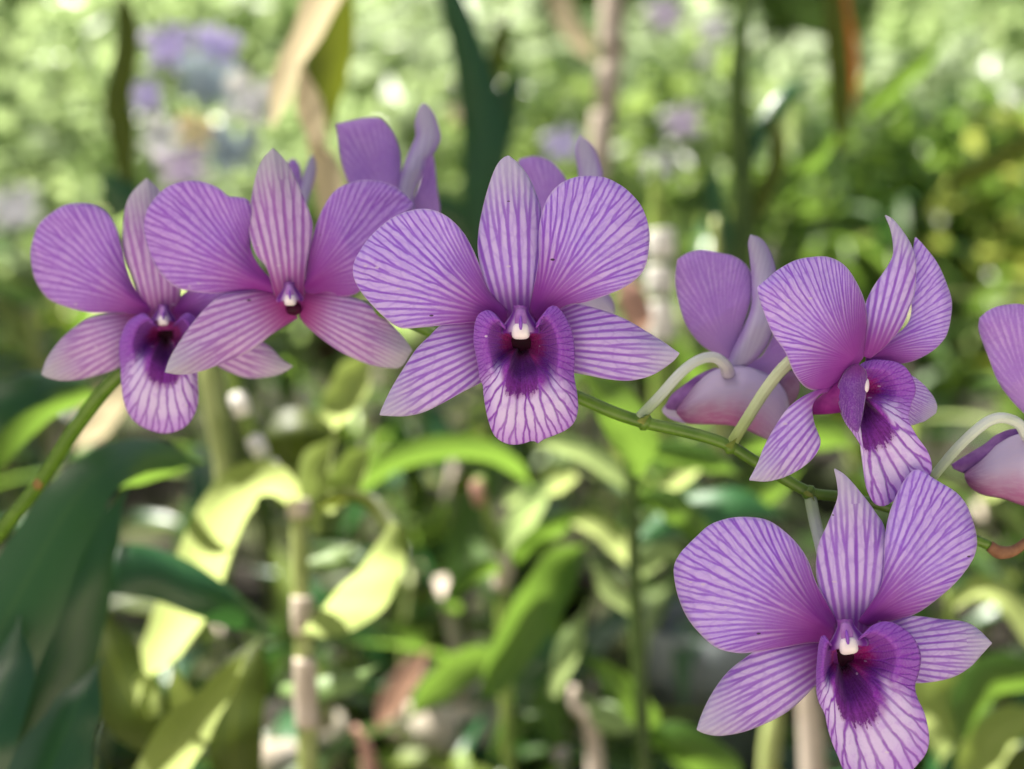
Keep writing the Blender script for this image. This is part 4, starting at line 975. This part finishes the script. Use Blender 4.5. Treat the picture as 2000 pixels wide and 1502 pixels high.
# ------------------------------------------------------------------ rows of orchid plants behind
def flat_leaf(L, W, droop, fold, seed):
    r = random.Random(seed); ns, nw = 11, 5
    vs, uv, fs = [], [], []
    ang = r.uniform(.5, .9); x = y = z = 0.
    for i in range(ns):
        u = i / (ns - 1)
        wd = max(.0012, W * min(1, .35 + u * 3.2) * (1 - u ** 3.2))
        for j in range(nw):
            v = j / (nw - 1) * 2 - 1
            vs.append((v * wd / 2, y, z + fold * wd * abs(v))); uv.append((u, v))
        y += math.cos(ang) * L / (ns - 1); z += math.sin(ang) * L / (ns - 1); ang -= droop / (ns - 1)
    for i in range(ns - 1):
        for j in range(nw - 1):
            a = i * nw + j; fs.append((a, a + 1, a + nw + 1, a + nw))
    me = bpy.data.meshes.new('leaf'); me.from_pydata(vs, [], fs); me.polygons.foreach_set('use_smooth', [True] * len(fs))
    lay = me.uv_layers.new(name='UVMap')
    for l in me.loops: lay.data[l.index].uv = uv[l.vertex_index]
    return me


LEAFM = []
for k, (mt, L, W) in enumerate([('leaf', .15, .026), ('leaf', .17, .027), ('leaf_dark', .16, .028), ('leaf_yellow', .14, .026), ('leaf_olive', .15, .024), ('leaf_pale', .15, .026), ('leaf', .12, .022), ('leaf_dry', .1, .024)]):
    me = flat_leaf(L, W * .85, random.uniform(.8, 1.9), .16, k); me.materials.append(M[mt]); LEAFM.append(me)
CANEM = []
for k, mt in enumerate(('cane', 'cane_yellow', 'cane_dark', 'sheath')):
    n, sd = 14, 8; vs, fs = [], []
    for i in range(n):
        rr = .006 * (1 + .25 * (i % 3 == 1)) * (1 - .4 * i / n)
        for q_ in range(sd): vs.append((rr * math.cos(2 * math.pi * q_ / sd), rr * math.sin(2 * math.pi * q_ / sd), i / (n - 1)))
    for i in range(n - 1):
        for q_ in range(sd): fs.append((i * sd + q_, i * sd + (q_ + 1) % sd, (i + 1) * sd + (q_ + 1) % sd, (i + 1) * sd + q_))
    fs.append(tuple(range((n - 1) * sd, n * sd)))
    me = bpy.data.meshes.new('cane'); me.from_pydata(vs, [], fs); me.polygons.foreach_set('use_smooth', [True] * len(fs)); me.materials.append(M[mt]); CANEM.append(me)


def child(name, me, par, loc, rot, sc=(1, 1, 1)):
    o = bpy.data.objects.new(name, me); COL.objects.link(o); o.parent = par; o.location = loc; o.rotation_euler = rot; o.scale = sc; return o


def cane_plant(x, y, z0, h, ncane, nleaf, seed, label, group, wts):
    r = random.Random(seed)
    o = empty('orchid_plant', (x, y, z0), label, 'orchid plant', group)
    for c_ in range(ncane):
        az = r.uniform(0, 6.28); lean = r.uniform(.05, .35); hh = h * r.uniform(.65, 1.)
        dirv = Vector((math.cos(az) * math.sin(lean), math.sin(az) * math.sin(lean), math.cos(lean)))
        child('cane', CANEM[r.choice((0, 0, 1, 2, 3))], o, dirv * 0 + Vector((math.cos(az), math.sin(az), 0)) * .015, dirv.to_track_quat('Z', 'Y').to_euler(), (1, 1, hh))
        for l_ in range(nleaf):
            t = .35 + .65 * (l_ + r.uniform(-.3, .3)) / max(1, nleaf - 1); t = min(.99, t)
            la = az + l_ * math.pi + r.uniform(-.7, .7)
            child('leaf', r.choices(LEAFM, wts)[0], o, dirv * hh * t + Vector((math.cos(az), math.sin(az), 0)) * .015, (r.uniform(-.4, .5), r.uniform(-.4, .4), la), [r.uniform(.75, 1.25)] * 3)
    return o


rp = random.Random(21)
W1 = (5, 4, 4, 2, 2, 1, 3, .4)
k = 0
for row, (y, n, hx, h) in enumerate(((1.2, 8, .5, .40), (1.55, 7, .62, .5), (1.95, 8, .78, .55), (2.4, 9, .95, .6))):
    for i in range(n):
        x = -hx + 2 * hx * (i + .5) / n + rp.uniform(-.05, .05); yy = y + rp.uniform(-.12, .12)
        if row == 0 and (abs(x - q.x) < .0): continue
        hh = h * rp.uniform(.75, 1.1)
        pr = rp.choice((.05, .055, .06)); ph = pr * 1.9
        lab = ('blurred orchid plant in the first row of pots behind the flowers', 'blurred orchid plant in the second row of pots', 'small blurred orchid plant in the third row of pots', 'small blurred orchid plant in the back row of pots')[row]
        if row < 3: pot('flower_pot', x, yy, pr, ph, M['pot_black'], ('black plastic pot in the first row behind the flowers', 'black plastic pot in the second row', 'black plastic pot in the third row')[row], group='black pots in row %s' % ('one', 'two', 'three')[row] )
        cane_plant(x, yy, (.004 + ph * .8) if row < 3 else 0., hh - (ph if row < 3 else 0), rp.choice((3, 4, 4)), rp.choice((5, 6, 7)), 100 + k, lab, 'orchid plants in the %s row' % ('first', 'second', 'third', 'back')[row], W1)
        k += 1

W2 = (3, 3, 6, .6, 2, .4, 3, .2)
for i in range(13):
    x = -.37 + .74 * (i + .5) / 13 + rp.uniform(-.03, .03); yy = rp.uniform(.98, 1.1)
    cane_plant(x, yy, .0, rp.uniform(.2, .32), 4, 6, 300 + i, 'low dark green orchid plant in the shade under the spray', 'low plants under the spray', W2)
REFS = [(40, 'at the left edge'), (190, 'left below the leftmost flower'), (340, 'under the tongue of the leftmost flower'), (500, 'between the two left flowers'), (640, 'under the second flower from the left'),
        (780, 'left of the middle flower'), (920, 'under the middle flower'), (1060, 'just right of the middle tongue'), (1200, 'under the right sepal of the middle flower'), (1330, 'under the bent white stalk'),
        (1470, 'left of the lowest flower'), (1610, 'behind the lowest flower'), (1740, 'behind the flower turned to the right'), (1860, 'right of the lowest flower'), (1970, 'at the right edge')]
rows = {}
for o in bpy.data.objects:
    if o.get('group') and o.parent is None and ('row' in o['group'] or 'low plants' in o['group']): rows.setdefault(o['group'], []).append(o)
for grp, objs in rows.items():
    objs.sort(key=lambda o: o.location.x / o.location.y)
    free = list(REFS)
    for o in objs:
        v = Vector((o.location.x, o.location.y, .3)) - CAM
        px = 1000 + v.x / v.dot(FWD) / TANH * 1000
        if px < -30 or px > 2030 or not free: continue
        rf = min(free, key=lambda r_: abs(r_[0] - px)); free.remove(rf)
        base = {'orchid plants in the first row': 'orchid plant in the first row', 'orchid plants in the second row': 'orchid plant in the second row', 'orchid plants in the third row': 'small orchid plant in the third row',
                'orchid plants in the back row': 'tiny orchid plant in the back row', 'low plants under the spray': 'low dark orchid plant', 'black pots in row one': 'black pot in the first row',
                'black pots in row two': 'black pot in the second row', 'black pots in row three': 'black pot in the third row'}[grp]
        o['label'] = base + ' ' + rf[1]
# ------------------------------------------------------------------ shrubs, trees and the far green
def leaf_cloud(name, parent, centers, n, size, mat, seed, origin, flat=.0, hollow=.5):
    "many small leaf faces spread through ellipsoids [(centre, radii)], thicker towards their skin"
    r = random.Random(seed); vs, fs, uv = [], [], []
    tot = sum(c[1][0] * c[1][1] * c[1][2] for c in centers)
    for c, rad in centers:
        m = int(n * rad[0] * rad[1] * rad[2] / tot)
        for _ in range(m):
            d = Vector((r.gauss(0, 1), r.gauss(0, 1), r.gauss(0, 1))).normalized()
            q = hollow + (1 - hollow) * r.random() ** .6
            ctr = Vector((c[0] + d.x * rad[0] * q, c[1] + d.y * rad[1] * q, c[2] + d.z * rad[2] * q))
            if mnoise.noise(ctr * (1.6 / max(rad))) < -.28: continue
            a = Vector((r.gauss(0, 1), r.gauss(0, 1), r.gauss(0, .6) - .2)).normalized()
            nn = (d * .5 + Vector((r.gauss(0, 1), r.gauss(0, 1), r.gauss(0, 1) + .5))).normalized()
            b_ = a.cross(nn)
            if b_.length < .1: continue
            b_.normalize(); s_ = size * r.uniform(.6, 1.4)
            i0 = len(vs)
            nv_ = a.cross(b_) * .12 * s_
            for (p_, w_, u_, v_, e_) in ((0, 0, 0, 0, 0), (.5, .26, .5, 1, 1), (1, 0, 1, 0, -.6), (.5, -.26, .5, -1, 1)):
                vs.append(ctr + a * (p_ - .5) * s_ + b_ * w_ * s_ + nv_ * e_); uv.append((u_, v_))
            fs += [(i0, i0 + 1, i0 + 2), (i0, i0 + 2, i0 + 3)]
    return mesh_obj(name, vs, fs, mat, parent, uv, smooth=False, origin=origin)


def far_leaf_mat(name, c1, c2, tcol, trans=.52, blossom=None):
    b = NB(name)
    co = b.coords()
    n = b.noise(co, 1.7, 4.); f = b.noise(co, 9., 3.)
    v = b.math('ADD', b.math('MULTIPLY', n, .6), b.math('MULTIPLY', f, .5))
    col = b.mix(b.step(v, .35, .75), c1, c2)
    if blossom is not None:
        col = b.mix(b.math('GREATER_THAN', b.noise(co, 14., 1.), .68), col, blossom)
    return b.surface(col, .32, .5, trans, tcol=tcol)


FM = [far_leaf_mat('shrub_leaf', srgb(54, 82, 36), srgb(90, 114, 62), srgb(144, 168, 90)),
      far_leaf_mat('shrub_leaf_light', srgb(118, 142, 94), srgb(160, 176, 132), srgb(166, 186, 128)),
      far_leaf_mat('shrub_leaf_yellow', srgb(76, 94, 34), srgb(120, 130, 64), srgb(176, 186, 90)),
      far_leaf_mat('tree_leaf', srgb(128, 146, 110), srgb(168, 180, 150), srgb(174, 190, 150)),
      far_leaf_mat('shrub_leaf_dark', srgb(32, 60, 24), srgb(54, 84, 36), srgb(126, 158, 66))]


def shrub(x, y, rx, h, mat, n, size, seed, label, cat='shrub', name='shrub', trunk=.02):
    r = random.Random(seed)
    o = empty(name, (x, y, 0), label, cat)
    cs = []
    for i in range(7):
        a = r.uniform(0, 6.28); q = r.uniform(.1, .7) * rx
        cs.append(((x + q * math.cos(a), y + q * math.sin(a), h * r.uniform(.35, .8)), (rx * r.uniform(.35, .6), rx * r.uniform(.35, .6), h * r.uniform(.2, .34))))
    leaf_cloud('crown', o, cs, n, size, mat, seed, (x, y, 0))
    for i in range(4):
        c = cs[i][0]
        tube('stem', [(x + r.uniform(-.02, .02), y + r.uniform(-.02, .02), -.01), ((x + c[0]) / 2, (y + c[1]) / 2, c[2] * .6), c], [trunk, trunk * .7, trunk * .3], M['bark'], o, 7, 8, origin=(x, y, 0))
    return o


shrub(-1.15, 3.3, .55, .95, FM[1], 2600, .07, 1, 'low light green bush at the far left behind the leftmost flower')
shrub(-.35, 3.6, .5, .8, FM[1], 2400, .07, 2, 'pale green bush behind the withered tan leaf')
shrub(.25, 3.2, .45, .85, FM[0], 2400, .06, 3, 'green bush behind the middle flower')
shrub(.62, 2.9, .36, .72, FM[4], 2400, .05, 4, 'dark small-leaved bush behind the dark upright stem')
shrub(1.05, 2.8, .42, .7, FM[2], 2400, .05, 5, 'yellowish small-leaved bush behind the flower turned to the right')
shrub(1.5, 3.5, .5, .72, FM[0], 2400, .06, 6, 'green bush at the right edge')
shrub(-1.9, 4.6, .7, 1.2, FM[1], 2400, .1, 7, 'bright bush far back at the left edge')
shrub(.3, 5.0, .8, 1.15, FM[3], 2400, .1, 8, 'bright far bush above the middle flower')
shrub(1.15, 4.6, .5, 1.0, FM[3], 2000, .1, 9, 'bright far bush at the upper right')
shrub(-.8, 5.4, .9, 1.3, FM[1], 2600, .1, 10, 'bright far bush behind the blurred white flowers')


shrub(1.75, 5.2, .75, 1.35, FM[1], 2600, .1, 11, 'pale bush added for the sunny haze in the upper right corner')  # pale bushes added to bring sunny haze into this corner
shrub(2.3, 6.6, .9, 1.5, FM[3], 2600, .12, 12, 'pale bush added for the sunny haze beyond the upper right corner')

shrub(-2.1, 2.3, .6, 1.7, FM[4], 3000, .09, 13, 'unseen tall dark bush added left of the rows of pots to block sky light')  # side bushes out of frame, added to hold back sky light
shrub(-1.9, 1.0, .55, 1.5, FM[0], 2600, .09, 14, 'unseen tall green bush added left of the spray to block sky light')
shrub(2.1, 1.9, .6, 1.6, FM[4], 3000, .09, 15, 'unseen tall dark bush added right of the rows of pots to block sky light')
shrub(1.8, .8, .5, 1.4, FM[0], 2600, .09, 16, 'unseen tall green bush added right of the spray to block sky light')


def tree(x, y, h, rx, mat, n, size, seed, label):
    r = random.Random(seed)
    o = empty('tree', (x, y, 0), label, 'tree')
    tube('trunk', [(x, y, -.05), (x + .05 * h * r.uniform(-1, 1), y, h * .3), (x + .06 * h * r.uniform(-1, 1), y, h * .75)], [h * .035, h * .025, h * .01], M['bark'], o, 10, 12, origin=(x, y, 0))
    cs = []
    for i in range(11):
        a = r.uniform(0, 6.28); q = r.uniform(0, .75) * rx
        c = (x + q * math.cos(a), y + q * math.sin(a), h * r.uniform(.3, .95))
        cs.append((c, (rx * r.uniform(.3, .5), rx * r.uniform(.3, .5), h * r.uniform(.1, .18))))
        if i < 6: tube('branch', [(x, y, h * .25), ((x + c[0]) / 2, (y + c[1]) / 2, c[2] * .75), c], [h * .014, h * .009, h * .003], M['bark'], o, 6, 8, origin=(x, y, 0))
    leaf_cloud('crown', o, cs, n, size, mat, seed, (x, y, 0))
    return o


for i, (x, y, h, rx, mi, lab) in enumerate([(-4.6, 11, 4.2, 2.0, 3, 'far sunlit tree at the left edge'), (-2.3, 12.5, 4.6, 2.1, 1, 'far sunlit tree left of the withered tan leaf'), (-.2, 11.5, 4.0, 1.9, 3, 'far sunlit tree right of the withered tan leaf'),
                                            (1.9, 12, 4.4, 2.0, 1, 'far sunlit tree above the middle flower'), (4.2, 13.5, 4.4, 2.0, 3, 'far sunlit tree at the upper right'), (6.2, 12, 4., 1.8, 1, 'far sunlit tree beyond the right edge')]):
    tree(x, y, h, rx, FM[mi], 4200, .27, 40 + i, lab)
cs = []
rt = random.Random(5)
for i in range(34):
    cs.append(((-14 + 28 * i / 33 + rt.uniform(-.4, .4), 19 + rt.uniform(-1.5, 1.5), rt.uniform(.5, 3.2)), (1.6, 1.3, rt.uniform(1., 1.9))))
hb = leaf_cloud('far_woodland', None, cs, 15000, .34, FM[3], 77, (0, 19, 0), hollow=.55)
tag(hb, 'pale green mass of far trees along the back of the garden', kind='stuff')


# ------------------------------------------------------------------ blurred blossoms and stand-ins for glints of light far behind: copies of the middle flower
proto = [o for o in bpy.data.objects if o.name == 'orchid_flower'][0]


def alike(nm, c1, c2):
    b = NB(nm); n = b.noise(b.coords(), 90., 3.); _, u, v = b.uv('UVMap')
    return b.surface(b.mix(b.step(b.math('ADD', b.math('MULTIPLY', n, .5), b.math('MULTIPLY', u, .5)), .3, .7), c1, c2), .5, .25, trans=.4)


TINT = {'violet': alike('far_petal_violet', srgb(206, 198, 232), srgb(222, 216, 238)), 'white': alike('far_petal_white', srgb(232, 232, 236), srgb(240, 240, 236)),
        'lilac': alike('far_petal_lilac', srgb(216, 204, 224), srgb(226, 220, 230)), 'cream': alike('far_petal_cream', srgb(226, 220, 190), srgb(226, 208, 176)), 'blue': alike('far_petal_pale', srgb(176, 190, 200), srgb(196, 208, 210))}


def copy_flower(px, py, d, sc, rz, tint, label, group=None, rx=0., lit=True):
    c = proto.copy(); COL.objects.link(c)
    c.location = P(px, py, d); c.rotation_euler = (rx, 0, rz); c.scale = (sc,) * 3
    c['label'] = label; c['category'] = 'orchid flower'; c['group'] = group or ''
    if not group: del c['group']
    for ch in proto.children:
        e = ch.copy(); COL.objects.link(e); e.parent = c
        if tint and ch.name.split('.')[0] in ('petal', 'dorsal_sepal', 'lateral_sepal', 'lip', 'throat'):
            e.material_slots[0].link = 'OBJECT'; e.material_slots[0].material = TINT[tint]
        for g2 in ch.children:
            h_ = g2.copy(); COL.objects.link(h_); h_.parent = e
    if lit: LIT.append((c.location.copy(), .05 * sc))
    return c


GF = 'blurred orchid flowers at the upper left'
copy_flower(335, 100, 1.5, .75, .5, 'violet', 'violet blurred flower topmost in the cluster at the upper left', GF)
copy_flower(420, 100, 1.55, .7, 3.6, 'violet', 'blurred blue-violet flower at the top right of the upper left cluster', GF)
copy_flower(490, 205, 1.45, .85, 2.6, 'white', 'white blurred flower beside the withered tan leaf', GF)
copy_flower(405, 170, 1.5, .85, 3.4, 'blue', 'pale bluish blurred flower in the middle of the upper left cluster', GF)
copy_flower(292, 195, 1.45, .55, .9, 'violet', 'small violet blurred flower at the left of the upper left cluster', GF)
copy_flower(310, 272, 1.45, .6, 3.9, 'white', 'cream white blurred flower low in the upper left cluster', GF)
copy_flower(382, 262, 1.4, .5, 3., 'cream', 'peach blurred flower low in the upper left cluster', GF)
copy_flower(360, 335, 1.4, .7, .2, 'lilac', 'pinkish blurred flower just above the second flower from the left', GF)
copy_flower(445, 300, 1.45, .8, 3.2, 'blue', 'bluish white blurred flower left of the pointed sepal', GF)
sp_ = empty('flower_stalk', P(400, 340, 1.5), 'thin green stalk carrying the blurred flowers at the upper left', 'stem')
tube('stalk', [P(400, 700, 1.5), P(400, 330, 1.5), P(395, 200, 1.5), P(380, 90, 1.5)], [.003, .0025, .002, .0012], M['stem'], sp_, 8, 14)
GW = 'white blossoms blurred to discs'  # white and cream copies stand in for blurred glints of light
for (x, y, d, s_, t, lab) in ((1395, 62, 2.6, .8, 'white', 'white flower copy standing in for a bright disc of light at the top right of centre'), (1376, 116, 2.6, .5, 'white', 'small white flower copy standing in for a disc of light just below the bright one'),
                             (900, 228, 2.2, .45, 'cream', 'small cream disc of light above the middle flower'), (1285, 330, 2.2, .6, 'white', 'white flower copy standing in for a disc of light beside the pale cane'),
                             (30, 418, 2.4, 1.2, 'white', 'white flower copy standing in for a disc of light at the left edge'), (1335, 245, 2.4, .9, 'lilac', 'lilac white blossom blurred right of the pale cane'),
                             (1100, 290, 2.2, .8, 'violet', 'faint violet blossom blurred above the middle flower'), (1300, 35, 2.6, .9, 'lilac', 'pale lilac blossom blurred at the top edge')):
    copy_flower(x, y, d, s_, .15, t, lab, GW)

# ------------------------------------------------------------------ unseen tree added overhead for shade, its leaves set round chosen sun gaps
for k in range(40):                                              # dark gaps low between the plants
    SHADE.append(P(random.uniform(770, 970), random.uniform(960, 1290), random.uniform(.95, 1.35)))
    SHADE.append(P(random.uniform(620, 760), random.uniform(1240, 1420), random.uniform(.9, 1.3)))
    SHADE.append(P(random.uniform(1040, 1220), random.uniform(1130, 1300), random.uniform(1., 1.3)))


def shadow_hit(c, q):
    "distance of place q from the sun ray through leaf centre c"
    v = c - q; return (v - SUNV * v.dot(SUNV)).length


canopy = empty('added_shade_tree', (-3.1, -.6, 0), 'unseen tall tree added to cast dappled shade on the orchids', 'tree')
tube('trunk', [(-3.1, -.6, -.05), (-3.0, -.62, 1.4), (-2.8, -.6, 2.6)], [.13, .11, .07], M['bark'], canopy, 12, 14, origin=(-3.1, -.6, 0))
for (bx, by, bz) in ((-1.9, 1.6, 2.9), (-2.0, 2.6, 3.), (-1.2, -.7, 3.), (0, -.9, 3.), (-2.5, 1., 2.8), (.7, -.7, 3.1)):
    tube('branch', [(-2.85, -.6, 2.3), ((bx - 2.85) / 2, (by - .6) / 2 - .15, bz - .1), (bx, by, bz)], [.04, .02, .006], M['bark'], canopy, 8, 10, origin=(-3.1, -.6, 0))
rc = random.Random(99)
vs, fs, uv = [], [], []
LG = {}
# hash of lit places in a plane across the sun rays
e1 = SUNV.cross(Vector((0, 0, 1))).normalized(); e2 = SUNV.cross(e1).normalized()
for (p_, r_) in LIT:
    a, b_ = p_.dot(e1), p_.dot(e2)
    for i in range(int((a - r_ - .1) * 10) - 1, int((a + r_ + .1) * 10) + 2):
        for j in range(int((b_ - r_ - .1) * 10) - 1, int((b_ + r_ + .1) * 10) + 2): LG.setdefault((i, j), []).append((a, b_, r_))


def add_canopy_leaf(land, hgt, size, again=True):
    c = land + SUNV * (hgt / SUNV.z)
    a, b_ = c.dot(e1), c.dot(e2)
    for (pa, pb, pr) in LG.get((int(math.floor(a * 10)), int(math.floor(b_ * 10))), ()):
        if (a - pa) ** 2 + (b_ - pb) ** 2 < (pr + size * .36) ** 2:
            if again: add_canopy_leaf(land, hgt, .032, False)
            return
    t = Vector((rc.gauss(0, 1), rc.gauss(0, 1), rc.gauss(0, .5))).normalized()
    nn = (Vector((rc.gauss(0, .5), rc.gauss(0, .5), 1)) + SUNV * .6).normalized()
    s_ = t.cross(nn).normalized(); t = nn.cross(s_).normalized()
    i0 = len(vs)
    for (u_, v_) in ((-.5, 0), (-.1, .3), (.25, .24), (.5, 0), (.25, -.24), (-.1, -.3)):
        vs.append(c + t * u_ * size + s_ * v_ * size - nn * (abs(v_) * .2 * size)); uv.append((u_ + .5, v_ * 3))
    fs.append((i0, i0 + 1, i0 + 2, i0 + 3)); fs.append((i0, i0 + 3, i0 + 4, i0 + 5))


for _ in range(13000):                                           # dappled shade over the rows of plants
    land = Vector((rc.uniform(-1.7, 2.0), rc.uniform(.5, 3.3), .4))
    far_ = max(0., min(1., (land.y - 1.7) / 1.0))
    if mnoise.noise(Vector((land.x * 4.2, land.y * 4.2, 3.1))) > .24 - .06 * far_: continue
    if far_ > .2 and land.x > .25 and rc.random() < .55: continue
    if mnoise.noise(Vector((land.x * 13, land.y * 13, 8.1))) > .32 - .34 * far_: continue
    add_canopy_leaf(land, rc.uniform(1.9, 2.8), rc.uniform(.06, .12) * (1 - .3 * far_))
for _ in range(3600):                                            # close shade over the spray of flowers
    land = Vector((rc.uniform(-.3, .3), rc.uniform(.3, .62), .58))
    add_canopy_leaf(land, rc.uniform(1.5, 2.3), rc.uniform(.05, .09))
for q_ in SHADE:
    for _ in range(8):
        add_canopy_leaf(q_ + Vector((rc.uniform(-.02, .02), rc.uniform(-.02, .02), 0)), rc.uniform(1.9, 2.7), rc.uniform(.06, .1))
M['canopy_leaf'] = far_leaf_mat('canopy_leaf', srgb(60, 92, 40), srgb(84, 112, 50), srgb(90, 120, 44), trans=.1)
mesh_obj('crown', vs, fs, M['canopy_leaf'], canopy, uv, smooth=False, origin=(-3.1, -.6, 0))
